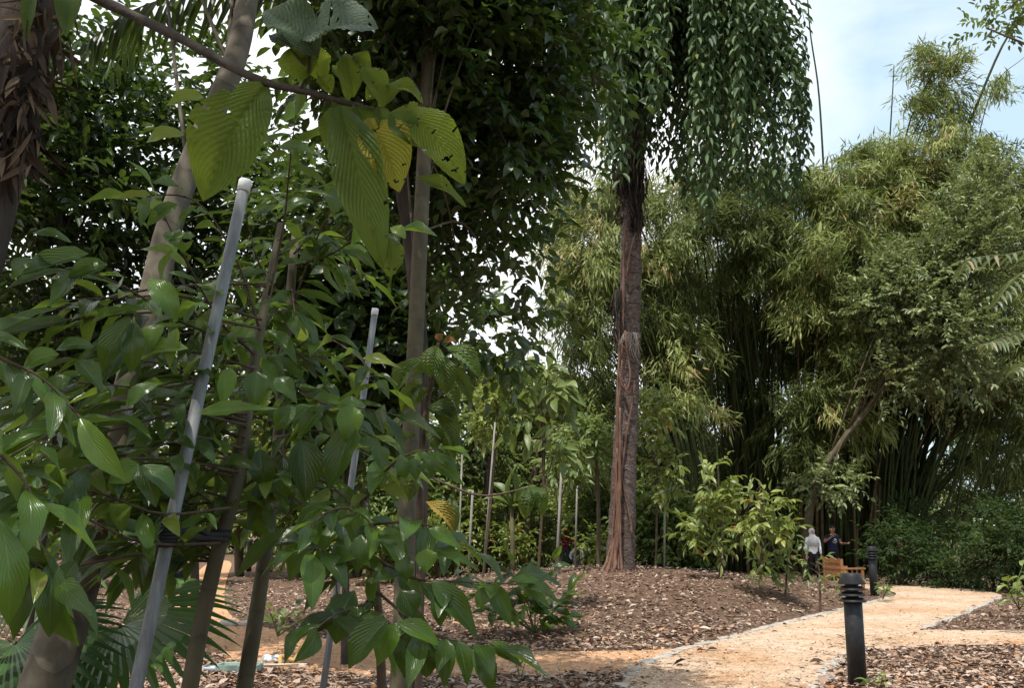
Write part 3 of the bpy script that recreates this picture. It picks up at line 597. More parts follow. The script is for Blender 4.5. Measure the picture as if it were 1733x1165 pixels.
# blobs: px, py, depth, rx px, ry px, r depth m, sprays
bamboo('bamboo clump with green culms leaning left behind the tall trunk', (B1[0], 33.5),
       [(985, 560, 34, 60, 120, 2.2, 700), (1010, 430, 34, 70, 100, 2.2, 600), (960, 430, 35, 40, 70, 2, 250), (1120, 420, 35, 75, 110, 2, 650), (1130, 590, 34.5, 60, 100, 2, 480), (990, 690, 35, 45, 60, 2, 250), (950, 330, 35, 40, 50, 1.5, 130), (1040, 340, 35, 70, 45, 2, 240), (1090, 520, 38, 120, 150, 2, 600), (1150, 690, 33, 50, 60, 1.2, 120), (1130, 330, 37, 90, 45, 1.8, 300), (1010, 320, 37, 60, 40, 1.5, 150)], 60, 1.0, 0.8,
       extra=[([(1196 + a * 1.2, 985, 32), (1180 + a, 860, 31.7), (1155 + a * 1.1, 740, 31.5), (1130 + a * 1.5, 640, 33.5), (1108 + a * 2.0, 540 + abs(a) * 3, 35.5)], 0.05) for a in (-24, -21, -12, -10, -3, 4, 6, 15, 17, 24)])
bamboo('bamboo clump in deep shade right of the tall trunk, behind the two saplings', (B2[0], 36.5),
       [(1230, 480, 38, 90, 130, 1.8, 620), (1290, 390, 34.5, 80, 50, 1.6, 380), (1250, 640, 38, 90, 80, 1.8, 300), (1200, 360, 34, 90, 45, 1.5, 330), (1330, 500, 37, 60, 110, 2.0, 380), (1345, 700, 34.5, 65, 60, 1.6, 300), (1240, 310, 35, 110, 40, 1.6, 330), (1325, 320, 36, 55, 55, 1.6, 240), (1260, 480, 35, 60, 40, 1.0, 120), (1250, 520, 39.5, 140, 170, 1.8, 700), (1240, 690, 39.5, 110, 70, 1.2, 160)], 70, 1.1, 1.0, (0.0, 0.55))  # low leaf tones paint the deep shade into this clump
bamboo('tall sunlit bamboo clump behind the bench and the two walkers', (B3[0], 36.0),
       [(1440, 360, 35, 85, 110, 2.2, 950), (1400, 470, 34, 80, 110, 2.2, 850), (1480, 300, 36, 80, 70, 2, 480), (1380, 330, 36, 40, 50, 1.5, 190), (1450, 560, 34, 90, 80, 2.2, 620), (1420, 690, 34, 60, 60, 1.6, 260), (1500, 250, 36.5, 60, 45, 1.8, 180), (1440, 560, 39.5, 120, 170, 1.8, 500), (1490, 640, 39, 80, 60, 1.2, 120)], 80, 1.1, 1.1, (0.3, 1.0),  # raised leaf tones paint sunlight into this clump
       extra=[([(1400, 420, 35), (1393, 270, 35), (1385, 150, 35), (1372, 60, 35), (1366, -10, 35)], 0.045)])
bamboo('bamboo clump with the tallest feathery plume against the sky', (B4[0], 36.5),
       [(1580, 320, 36, 90, 100, 2.3, 800), (1570, 450, 35, 100, 110, 2.2, 900), (1585, 165, 36, 42, 55, 1.2, 150), (1575, 110, 36, 38, 45, 1.1, 110), (1618, 100, 36, 26, 45, 1.1, 70), (1548, 175, 36, 26, 40, 1, 55), (1600, 230, 36, 60, 40, 1.6, 170), (1560, 590, 35, 100, 70, 2, 560), (1590, 480, 39.5, 130, 170, 1.8, 700), (1600, 650, 39, 90, 50, 1.2, 110)], 80, 1.1, 1.1, (0.3, 1.0),  # sunlit brightness is put into the leaf tones here as well
       extra=[([(x, 992, 36), (x + d * .25, 860, 36), (x + d * .6, 720, 35.6), (x + d, 590, 35.4)], 0.055) for x, d in ((1490, 40), (1500, 95), (1515, 60), (1530, 130), (1545, 85), (1560, 160), (1575, 110), (1590, 190), (1605, 60), (1615, 140), (1630, 180), (1480, -30), (1540, 20))] + [([(1590, 330, 36), (1640, 210, 36), (1690, 90, 36), (1730, 20, 36), (1745, -20, 36)], 0.06), ([(1505, 250, 36), (1511, 150, 36), (1513, 110, 36)], 0.03), ([(1640, 300, 36), (1680, 150, 36), (1735, 95, 36)], 0.022)])
bamboo('rightmost bamboo clump with dark culms fanning out and bright gaps between them', (B5[0], 38.5),
       [(1690, 330, 38, 70, 110, 2, 700), (1700, 480, 38, 70, 110, 2, 650), (1672, 140, 37, 26, 32, 0.9, 55), (1660, 250, 38, 45, 40, 1.4, 120), (1780, 420, 38, 70, 160, 2.2, 600), (1700, 620, 38, 70, 80, 2, 560), (1710, 740, 39, 70, 60, 1.6, 330), (1630, 690, 39, 80, 60, 1.6, 260), (1720, 830, 40, 60, 60, 1.4, 260), (1690, 690, 41, 70, 60, 1.2, 240), (1620, 820, 40, 80, 60, 1.4, 150), (1840, 560, 38, 60, 120, 2, 200), (1720, 560, 36, 60, 110, 1.8, 420)], 80, 1.1, 1.3, (0.15, 0.9))

bamboo('bamboo clump farthest back, closing the dark gap between the others', (12.5, 43.5),
       [(1130, 520, 43.5, 70, 150, 1.6, 420), (1230, 520, 44, 90, 160, 1.6, 520), (1340, 540, 44, 90, 160, 1.6, 520), (1450, 600, 44, 90, 130, 1.6, 420), (1160, 760, 43.5, 90, 90, 1.6, 300), (1300, 770, 43.5, 110, 100, 1.6, 420), (1430, 790, 43.5, 90, 90, 1.6, 320), (1530, 640, 44, 70, 90, 1.6, 190), (1300, 890, 43, 170, 50, 1.4, 260), (1610, 760, 46, 90, 110, 1.6, 300), (1720, 780, 46, 80, 140, 1.6, 330), (1580, 880, 46, 160, 60, 1.6, 240)], 30, 1.3, 2.0, (0.0, 0.4), W=0.075)  # dark leaf tones paint the shade of this backing foliage

# ------------------------------------------------------------------ generic broadleaf tree
def tree(name, label, cat, trunk, wpx, blobs, leaf, L, W, m=7, tl=0.5, group=None, bark='barkgrey', tpl=None, droop=0.35, tone=(0, 1), limbs=10, dens=1.0, out=0.7, uv=False, ground=True, z=0.0, r_limb=0.32, crownname='crown'):
    """trunk: [(px, py, depth)...] from top to bottom; blobs as in crown()"""
    tp = pxline(trunk); Dm = np.array([q[2] for q in trunk]); rad = np.array(wpx) / 2 * Dm / FPX
    if ground:
        tp = to_ground(tp, z - 0.05); rad = np.append(rad, rad[-1] * 1.08)
    t = empty(name, (tp[-1][0], tp[-1][1], z), label, cat, group)
    n = 40; s = np.linspace(0, 1, len(rad)); c = curve_pts(tp, n); rr = np.interp(np.linspace(0, 1, n), s, rad)
    mb = MB().tube(c, rr, 12)
    for q in blobs:
        for k in range(max(1, int(limbs * q[6] / sum(b[6] for b in blobs)))):
            e = blob_pts(q, 1)[0][0]; j = min(n - 2, int(rng.random() ** 1.5 * n * 0.45)); s0 = c[j]
            mid = s0 * 0.5 + e * 0.5 + np.array([0, 0, 0.12 * np.linalg.norm(e - s0)])
            mb.tube(curve_pts([s0, mid, e], 10), np.linspace(rr[j] * r_limb, max(0.004, rr[j] * 0.12), 10), 6)
    mb.build('trunk', M[bark], t)
    crown(crownname, blobs, m, tl, L, W, M[leaf], t, tpl, droop, tone, out, uv, dens)
    return t
# leaning tree in front of the bamboo, with fine pinnate leaves
tree('leaning_tree', 'tree with a brown leaning trunk and small paired leaves in front of the sunlit bamboo', 'tree',
     [(1560, 560, 32), (1470, 690, 32), (1430, 740, 32), (1385, 810, 32), (1368, 880, 32), (1366, 960, 32)], [6, 10, 12, 14, 15, 16],
     [(1560, 480, 31.5, 90, 60, 1.2, 330), (1640, 430, 31.5, 70, 90, 1.2, 330), (1500, 520, 31.5, 60, 50, 1.2, 200), (1660, 330, 32, 50, 60, 1.2, 150), (1600, 560, 31, 100, 50, 1.4, 260), (1400, 815, 31.5, 50, 22, .8, 60), (1520, 640, 31.5, 90, 45, 1.2, 90), (1630, 640, 31.5, 80, 45, 1.2, 90)],
     'pinnate', 0.21, 0.105, m=11, tl=0.75, bark='barkolive', tone=(0.1, 1.0), limbs=26, droop=0.25)
# dark ferny shrubs at the foot of the bamboo; shade painted into their leaf tones
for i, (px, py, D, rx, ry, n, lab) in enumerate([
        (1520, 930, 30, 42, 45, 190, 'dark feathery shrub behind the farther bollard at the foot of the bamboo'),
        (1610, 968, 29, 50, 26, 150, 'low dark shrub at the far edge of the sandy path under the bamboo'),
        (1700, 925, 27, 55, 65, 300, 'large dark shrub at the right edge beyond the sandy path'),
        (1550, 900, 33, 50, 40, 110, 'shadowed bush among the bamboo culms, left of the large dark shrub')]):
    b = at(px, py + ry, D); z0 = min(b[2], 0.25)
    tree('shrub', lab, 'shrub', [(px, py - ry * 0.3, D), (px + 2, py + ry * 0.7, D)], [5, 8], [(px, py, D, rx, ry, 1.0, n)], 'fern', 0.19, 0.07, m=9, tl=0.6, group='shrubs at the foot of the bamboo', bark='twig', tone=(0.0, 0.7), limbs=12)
# palm at the right edge: fronds reaching into the frame
def frond(parent, pts, nleaf, L, W, mat, droop=0.8, name='frond', r=0.02, spread=1.0, tone=(0.1, 0.9), tpl=None):
    c = curve_pts(pxline(pts), nleaf); T = nrm(np.gradient(c, axis=0))
    fr = MB().tube(c, np.linspace(r, r * 0.3, nleaf), 6).build(name, M['stemgreen'], parent)
    up = np.array([0, 0, 1.0]); S = nrm(np.cross(T, up)); t = np.linspace(0, 1, nleaf)
    P = np.concatenate([c, c]); k = len(c)
    Dv = np.concatenate([S * spread + T * 0.55, -S * spread + T * 0.55]) + np.array([0, 0, -droop]) + rng.normal(0, 0.08, (2 * k, 3))
    Nv = up + rng.normal(0, 0.15, (2 * k, 3)); prof = np.sin(np.pi * (0.12 + 0.83 * t)) ** 0.6
    scatter('leaflets', tpl or [leaf_tpl(6, 2, 0.5, 0.3, peak=0.35), leaf_tpl(6, 2, 0.5, 0.42, peak=0.4)], P, Dv, Nv, L * np.concatenate([prof, prof]), W, rng.uniform(*tone, 2 * k), mat, fr)
    return fr
def right_palm():
    D = 17.0; g = gnd(1830, 1060); t = empty('palm', (g[0], D, 0), 'grey green palm reaching its feather fronds in from the right edge', 'palm')
    top = at(1830, 520, D)
    MB().tube(curve_pts([(g[0], D, -0.1), (g[0] + .05, D, 2.5), top], 16), np.linspace(0.1, 0.07, 16), 10).build('trunk', M['barkgrey'], t)
    for ln in ([(1830, 520, D), (1770, 430, D - .3), (1700, 432, D - .5), (1640, 440, D - .6), (1622, 470, D - .7)], [(1830, 520, D), (1770, 455, D - 1), (1720, 470, D - 1.4), (1680, 520, D - 1.6)],
               [(1830, 520, D), (1780, 545, D - 1), (1733, 560, D - 1.4), (1690, 575, D - 1.6), (1668, 583, D - 1.7)], [(1830, 520, D), (1800, 600, D - 1.3), (1745, 610, D - 2), (1715, 630, D - 2.3)], [(1830, 520, D), (1860, 420, D), (1930, 400, D)], [(1830, 520, D), (1880, 500, D + 1), (1960, 540, D + 2)]):
        frond(t, ln, 19, 0.46, 0.06, M['palmgrey'], 0.75, tone=(0.1, 1.0))
right_palm()
# overhanging tree whose twig tips show at the top right corner
tree('tree', 'tree beyond the right edge with sparse leafy twigs in the top right corner', 'tree', [(1850, -150, 20), (1900, 500, 20), (1900, 1000, 20)], [20, 30, 36],
     [(1715, 20, 20, 30, 22, .6, 26), (1668, 40, 20, 18, 14, .4, 8), (1760, -40, 20, 80, 50, 1, 70), (1860, -150, 20, 140, 100, 2.0, 220)], 'mid', 0.17, 0.075, m=8, tl=0.5, limbs=14)
# ------------------------------------------------------------------ sunlit saplings on the right of the mound
MIDT = MIDL
def sapling(label, px, pyb, D, top, blobs, leaf, L, W, wpx=4, m=6, tl=0.35, bark='twig', group='young trees planted in the mulch', name='young_tree', droop=0.55, tone=(0.1, 1.0), tpl=None, limbs=14, out=0.6):
    b = at(px, pyb, D); z0 = tz(b[0], b[1])
    return tree(name, label, 'young tree', [(top[0], top[1], D), ((px + top[0]) / 2 + 2, (pyb + top[1]) / 2, D), (px, min(pyb, pyb) - 12, D)], [wpx * 0.4, wpx * 0.8, wpx], blobs, leaf, L, W, m=m, tl=tl, group=group, bark=bark, tpl=tpl or MIDT, droop=droop, tone=tone, limbs=limbs, z=z0, out=out, r_limb=0.6)
sapling('young tree with yellow green drooping leaves, taller of the pair left of the bench', 1218, 985, 23, (1215, 790), [(1210, 820, 23, 32, 40, .45, 24), (1235, 860, 23, 32, 30, .45, 15), (1185, 870, 23, 22, 28, .4, 14), (1225, 910, 23, 20, 25, .3, 12), (1170, 900, 23, 18, 25, .3, 10)], 'lime', 0.26, 0.10)
sapling('young tree with drooping leaves, shorter of the pair left of the bench', 1287, 1000, 21, (1286, 815), [(1285, 850, 21, 30, 26, .4, 13), (1300, 880, 21, 34, 26, .4, 12), (1262, 890, 21, 20, 26, .3, 10), (1315, 905, 21, 24, 22, .35, 10), (1285, 935, 21, 24, 26, .3, 6)], 'lime', 0.25, 0.095)
sapling('small sapling with hanging leaves close in front of the woman', 1330, 1005, 21.5, (1332, 885), [(1330, 905, 21.5, 14, 20, .25, 7), (1316, 945, 21.5, 16, 24, .25, 6), (1300, 965, 21.5, 22, 18, .3, 7)], 'mid', 0.24, 0.09)
sapling('low seedling with narrow leaves in front of the bench', 1388, 1014, 20.5, (1384, 950), [(1375, 962, 20.5, 14, 10, .2, 5), (1412, 968, 20.5, 12, 8, .2, 3)], 'mid', 0.19, 0.065)
# young trees and their stakes in the middle distance
def pole(label, ptop, pbot, D, wpx, mat, name='stake', cat='stake', group='pale stakes in the planting'):
    a = at(*ptop, D); b = at(*pbot, D); b = np.array([b[0], b[1], tz(b[0], b[1]) - 0.05])
    t = MB(); t.tube([a, (a + b) / 2, b], wpx / 2 * D / FPX, 8); o = t.build(name, M[mat]); return tag(o, label, cat, group)
pole('pale thin stake of the yellow crowned young tree', (838, 715), (817, 945), 26, 3, 'stake')
pole('pale stake standing left of the yellow crowned young tree', (782, 770), (775, 945), 24, 3, 'stake')
pole('weathered grey stake between the red shirted worker and the tall sapling', (950, 800), (940, 965), 22, 4, 'stake')
pole('thin pale stake in front of the crouching worker', (977, 810), (973, 945), 27, 3, 'stake')
pole('pale stake right of the tall tree trunk', (1125, 826), (1124, 960), 26, 3.5, 'stake')
pole('short weathered stake left of the far bollard', (800, 830), (792, 945), 25, 4, 'stake')
sapling('slender young tree with a bright yellow green crown on a pale stake', 822, 950, 27, (842, 690), [(840, 690, 27, 30, 26, .5, 60), (832, 725, 27, 22, 22, .4, 24), (855, 670, 27, 18, 16, .3, 18)], 'lime', 0.26, 0.1)
sapling('tall dark stemmed sapling with large leaves at its top in mid view', 911, 985, 17.5, (925, 640), [(930, 650, 17.5, 36, 22, .35, 13), (895, 700, 17.5, 34, 26, .35, 7), (950, 740, 17.5, 24, 30, .3, 6)], 'mid', 0.40, 0.15, wpx=5)
sapling('young tree with a crooked tan trunk left of the tall tree', 1013, 950, 29, (1008, 740), [(1005, 760, 29, 45, 45, .9, 110), (1000, 730, 29, 30, 30, .6, 40)], 'mid', 0.26, 0.1, wpx=8, bark='barkolive')
sapling('slim young tree beside the pale stake right of the tall trunk', 1110, 960, 26, (1110, 690), [(1110, 700, 26, 32, 60, .6, 70), (1120, 800, 26, 26, 50, .5, 40)], 'lime', 0.24, 0.1, wpx=4)
sapling('young tree with a bushy mid green crown left of the red shirted worker', 945, 965, 25, (948, 760), [(955, 780, 25, 34, 44, .6, 70)], 'mid', 0.26, 0.1, wpx=5, bark='barkolive')
# brown forked tree in the middle distance, dark multi-stemmed tree
tree('forked_tree', 'brown forked tree in the middle distance behind the young trees', 'tree', [(918, 700, 36), (905, 800, 36), (893, 870, 36), (889, 940, 36)], [8, 12, 15, 19], [(900, 700, 37, 60, 50, 1.8, 260), (950, 720, 37, 50, 60, 1.8, 220), (1010, 700, 38, 55, 70, 2, 300), (870, 740, 38, 50, 50, 1.6, 180)], 'mid', 0.26, 0.12, bark='barkolive', limbs=16, tone=(0.1, 1.0))
tree('dark_stemmed_tree', 'dark stemmed bushy tree left of the forked tree', 'tree', [(832, 720, 34), (826, 820, 34), (820, 930, 34)], [9, 12, 14], [(790, 740, 35, 60, 70, 1.8, 320), (760, 820, 35, 50, 70, 1.8, 240), (850, 800, 36, 45, 60, 1.6, 180)], 'mid', 0.26, 0.12, bark='barkdark', limbs=14, tone=(0.05, 0.9))
# banana plant
def banana():
    D = 32.0; g = at(868, 935, D); t = empty('banana_plant', (g[0], D, 0), 'banana plant with broad arching leaves among the young trees', 'banana plant')
    top = at(866, 860, D); MB().tube([(g[0], D, -.05), (g[0], D, .6), top], [0.10, 0.085, 0.06], 10).build('stem', M['barkolive'], t)
    tp = [leaf_tpl(10, 4, 0.3, 0.5, 0.05, peak=0.5)]
    for (x, y) in [(835, 825), (860, 800), (900, 830), (842, 860), (890, 870), (875, 800), (825, 850)]:
        e = at(x, y, D + rng.uniform(-.7, .7)); d = e - top
        scatter('leaf', tp, [top], [d], [(0, -0.3, 1)], np.linalg.norm(d) * 1.25, 0.34, [rng.random() * .6], M['mid'], t)
banana()
# background bushes and trees
BG = [ # px, py, depth, rx, ry, n, leaf, label, name
 (600, 850, 34, 80, 110, 520, 'mid', 'green bushy tree behind the second grey pole', 'bushy_tree'),
 (700, 800, 37, 80, 130, 560, 'mid', 'green bushy tree behind the straight brown trunk', 'bushy_tree'),
 (770, 890, 34, 50, 55, 240, 'lime', 'bright low bush beside the far bollard', 'bush'),
 (870, 900, 38, 60, 45, 300, 'mid', 'low dark green bush under the banana plant', 'bush'),
 (960, 900, 43, 70, 55, 420, 'lime', 'bright green bush behind the red shirted worker', 'bush'),
 (1005, 870, 41, 50, 80, 380, 'mid', 'green bush behind the crooked tan trunk', 'bush'),
 (1110, 890, 31, 45, 65, 300, 'mid', 'leafy bush right of the tall tree foot', 'bush'),
 (1160, 900, 32, 40, 60, 240, 'mid', 'leafy bush between the tall tree and the paired saplings', 'bush'),
 (1110, 780, 35, 55, 80, 330, 'mid', 'green tree crown between the tall trunk and the leaning bamboo', 'bushy_tree'),
 (980, 800, 45, 90, 90, 520, 'mid', 'far green tree behind the crooked tan trunk', 'bushy_tree'),
 (860, 780, 47, 110, 90, 620, 'mid', 'far green tree behind the forked tree', 'bushy_tree'),
 (500, 830, 33, 70, 110, 420, 'lime', 'sunlit green tree seen between the two slim left trunks', 'bushy_tree'),
 (400, 760, 35, 90, 140, 520, 'lime', 'sunlit yellow green tree behind the first grey pole', 'bushy_tree'),
 (260, 800, 30, 90, 130, 500, 'mid', 'green tree behind the leaning trunk at left', 'bushy_tree'),
 (110, 780, 28, 100, 150, 560, 'mid', 'green tree behind the leaves at the left edge', 'bushy_tree'),
 (50, 560, 34, 120, 110, 420, 'lime', 'sunlit green crown showing through gaps high at the left edge', 'bushy_tree'),
 (640, 925, 30, 55, 28, 120, 'lime', 'low sunlit plants at the foot of the straight brown trunk', 'bush'),
 (725, 925, 32, 40, 28, 90, 'lime', 'low sunlit plants left of the far bollard', 'bush'),
 (850, 925, 34, 40, 26, 90, 'lime', 'low sunlit plants at the foot of the banana plant', 'bush'),
 (1018, 930, 31, 16, 24, 40, 'lime', 'low sunlit plants just left of the reddish roots', 'bush'),
 (560, 700, 40, 70, 60, 220, 'lime', 'sunlit crown glimpsed left of the farther grey pole', 'bushy_tree'),
 (440, 540, 38, 80, 90, 330, 'lime', 'sunlit crown glimpsed beside the upper end of the first grey pole', 'bushy_tree')]
for px, py, D, rx, ry, n, lf, lab, nm in BG:
    tree(nm, lab, 'bush' if nm == 'bush' else 'tree', [(px, py - ry * .3, D), (px + 3, min(py + ry * .8, 925), D)], [5, 10] if nm == 'bush' else [8, 15],
         [(px, py, D, rx, ry, rx * D / FPX * 0.9, n), (px + rx * 0.4, py + ry * .3, D, rx * .6, ry * .6, rx * D / FPX * 0.6, n // 3)], lf, 0.24, 0.11, m=8, tl=0.7, group='bushes and trees beyond the mulch beds', bark='barkolive', limbs=14, tone=(0.0, 1.0))
# far flat topped trees and far-off wood
for px, py, rx, lab in [(860, 640, 70, 'far flat topped tree pale against the sky, nearest the gap in the leaves'), (930, 665, 60, 'far flat topped tree standing lower and to the right of its neighbour')]:
    D = 75
    tree('flat_topped_tree', lab, 'tree', [(px, py + 15, D), (px - 2, py + 120, D), (px, 910, D)], [5, 8, 10], [(px + dx, py + dy, D, rx * .5, 9, 3.0, 120) for dx, dy in ((-30, 10), (0, -4), (32, 6), (10, 22), (-40, 26), (45, 24))], 'lime', 0.4, 0.25, m=8, tl=1.3, group='far flat topped trees', bark='barkolive', limbs=18, tone=(0.4, 0.9))
C = np.concatenate([blob_pts((px, 850, 62, 170, 100, 4, 1), 950)[0] for px in (-60, 130, 330, 540, 740, 940, 1120, 1290, 1450)] + [blob_pts((px, 905, 62, 150, 45, 4, 1), 220)[0] for px in (1600, 1760)])
A = twig_leaves(C, rand_unit(len(C)), 9, 1.2, 0.4, 0.2)
tag(scatter('far_wood', HEX, *A[:5], rng.random(len(A[0])), M['lime']), kind='stuff')

# ------------------------------------------------------------------ dark trees of the left half
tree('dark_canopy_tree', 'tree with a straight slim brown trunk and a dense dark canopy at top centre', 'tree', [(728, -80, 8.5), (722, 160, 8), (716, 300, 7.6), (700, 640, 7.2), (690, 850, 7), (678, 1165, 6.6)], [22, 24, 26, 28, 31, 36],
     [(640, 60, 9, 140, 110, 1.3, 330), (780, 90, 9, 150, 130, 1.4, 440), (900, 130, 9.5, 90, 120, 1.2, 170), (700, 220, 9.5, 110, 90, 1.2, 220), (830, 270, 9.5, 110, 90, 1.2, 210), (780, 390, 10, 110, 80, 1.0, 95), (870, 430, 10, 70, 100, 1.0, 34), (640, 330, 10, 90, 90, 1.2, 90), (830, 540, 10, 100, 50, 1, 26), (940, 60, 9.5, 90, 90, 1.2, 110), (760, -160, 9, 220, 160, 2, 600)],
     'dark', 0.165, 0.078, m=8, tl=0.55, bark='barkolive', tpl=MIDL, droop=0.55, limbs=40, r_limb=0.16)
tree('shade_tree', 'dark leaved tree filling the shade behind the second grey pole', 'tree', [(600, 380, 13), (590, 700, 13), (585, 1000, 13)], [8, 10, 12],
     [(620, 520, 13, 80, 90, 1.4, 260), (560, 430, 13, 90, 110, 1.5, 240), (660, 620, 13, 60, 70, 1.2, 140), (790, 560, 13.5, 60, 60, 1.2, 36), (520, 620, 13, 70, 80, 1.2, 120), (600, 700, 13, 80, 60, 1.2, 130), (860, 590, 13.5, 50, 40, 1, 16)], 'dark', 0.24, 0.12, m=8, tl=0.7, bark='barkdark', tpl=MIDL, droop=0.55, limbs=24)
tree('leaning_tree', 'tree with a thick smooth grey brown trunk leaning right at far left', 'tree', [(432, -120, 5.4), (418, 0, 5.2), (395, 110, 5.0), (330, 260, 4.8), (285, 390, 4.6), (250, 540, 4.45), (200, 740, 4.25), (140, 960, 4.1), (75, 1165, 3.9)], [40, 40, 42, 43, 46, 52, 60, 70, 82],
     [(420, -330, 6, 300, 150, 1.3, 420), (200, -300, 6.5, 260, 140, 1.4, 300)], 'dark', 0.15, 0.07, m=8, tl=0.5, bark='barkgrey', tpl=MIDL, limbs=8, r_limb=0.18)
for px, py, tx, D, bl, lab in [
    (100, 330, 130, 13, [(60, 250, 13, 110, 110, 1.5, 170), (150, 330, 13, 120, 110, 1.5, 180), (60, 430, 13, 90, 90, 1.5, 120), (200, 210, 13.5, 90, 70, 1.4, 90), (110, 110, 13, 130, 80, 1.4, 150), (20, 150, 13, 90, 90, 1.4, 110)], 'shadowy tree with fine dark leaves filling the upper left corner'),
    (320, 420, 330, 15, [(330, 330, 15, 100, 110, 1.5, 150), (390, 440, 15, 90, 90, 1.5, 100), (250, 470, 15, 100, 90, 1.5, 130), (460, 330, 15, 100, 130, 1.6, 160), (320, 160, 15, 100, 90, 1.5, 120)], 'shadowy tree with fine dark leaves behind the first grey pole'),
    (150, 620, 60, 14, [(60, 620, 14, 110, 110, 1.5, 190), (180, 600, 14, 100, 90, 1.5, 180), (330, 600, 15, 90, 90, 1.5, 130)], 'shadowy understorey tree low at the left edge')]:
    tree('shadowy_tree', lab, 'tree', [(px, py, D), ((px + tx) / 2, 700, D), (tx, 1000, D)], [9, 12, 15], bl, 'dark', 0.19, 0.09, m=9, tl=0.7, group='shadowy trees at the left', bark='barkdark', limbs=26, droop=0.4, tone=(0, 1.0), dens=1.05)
# feather palm at top left
def left_palm():
    D = 8.8; t = empty('palm', (at(700, 900, D)[0], D, 0), 'dark feather palm whose hanging fronds cross the top left', 'palm')
    top = at(590, -110, D)
    MB().tube(curve_pts([(t.location.x, D, -0.1), at(705, 500, D), top], 18), np.linspace(0.09, 0.06, 18), 10).build('trunk', M['barkdark'], t)
    for ln, n in (([(590, -110, D), (540, -60, D - .4), (440, -30, D - .7), (320, -12, D - 1), (220, 20, D - 1.2), (150, 75, D - 1.3)], 34), ([(590, -110, D), (520, -110, D), (400, -80, D + .5), (260, 10, D + 1), (190, 120, D + 1.2)], 30), ([(590, -110, D), (640, -140, D), (760, -120, D), (860, -40, D)], 26), ([(590, -110, D), (560, -20, D + .8), (530, 60, D + 1.4), (515, 130, D + 1.6)], 24)):
        frond(t, ln, n, 0.62, 0.05, M['dark'], 1.3, spread=0.7, r=0.016)
left_palm()
# big tree at the left edge: dark trunk clothed in dead leaf bases, its crown shading the foreground
def edge_tree():
    D = 2.9
    tp = np.array([at(75, -160, D), at(48, 0, D), at(25, 130, D), at(-25, 320, D), at(-100, 620, D), at(-190, 1100, D)]); tp = to_ground(tp, -0.05)
    t = empty('fern_hung_tree', (tp[-1][0], tp[-1][1], 0), 'dark trunk in the top left corner hung with dead brown leaves and two green fronds', 'tree')
    mb = MB().tube(curve_pts(tp, 30), np.linspace(0.075, 0.12, 30), 12)
    up = np.array([tp[0], tp[0] + np.array([-.2, -.3, 2.0]), tp[0] + np.array([-.5, -.9, 4.6])]); mb.tube(curve_pts(up, 14), np.linspace(0.075, 0.06, 14), 10)
    bl = [np.array([-3.0, 0.2, 7.6]), np.array([-1.0, -0.6, 8.0]), np.array([-4.6, 2.6, 7.8]), np.array([-1.6, 1.9, 8.2]), np.array([-4.8, -0.8, 7.2]), np.array([0.4, 0.7, 8.6]), np.array([-3.2, 4.0, 8.8]), np.array([-6.6, 4.2, 7.6])]
    for c in bl:
        for _ in range(3):
            e = c + rng.normal(0, 0.6, 3); mb.tube(curve_pts([up[-1], (up[-1] + e) / 2 + np.array([0, 0, .3]), e], 8), np.linspace(0.035, 0.008, 8), 6)
    mb.build('trunk', M['barkdark'], t)
    C = np.concatenate([c + rand_unit(140) * (rng.random((140, 1)) ** .4) * np.array([1.5, 1.5, 0.7]) for c in bl])
    A = twig_leaves(C, rand_unit(len(C)), 8, 0.5, 0.17, 0.08)
    scatter('crown', HEX, *A[:5], rng.random(len(A[0])), M['dark'], t)
    n = 260; f = rng.random(n) ** 0.8
    P = np.array([at(20 + 50 * (1 - a) + rng.normal(0, 26), -20 + 290 * a + rng.normal(0, 14), D - 0.09 + rng.normal(0, .03)) for a in f])
    scatter('dead_leaves', MIDL, P, np.array([0, 0, -1]) + rng.normal(0, 0.45, (n, 3)), rand_unit(n) + np.array([0, -1, 0]), rng.uniform(0.05, 0.17, n), rng.uniform(0.006, 0.032, n), rng.random(n), M['dead'], t)
    tp_ = [leaf_tpl(40, 6, 0.2, 0.1, 0.02, rib=0.03, nrib=15, peak=0.5)]
    for (bx, by, ex, ey, wp) in [(130, -60, 112, 62, 48), (60, -60, 44, 70, 26)]:
        a, e = at(bx, by, D - .1), at(ex, ey, D - .2); scatter('green_frond', tp_, [a], [e - a], [(0.1, -1, 0.5)], np.linalg.norm(e - a), wp * D / FPX, [0.35], M['ribbed'], t, True)
edge_tree()
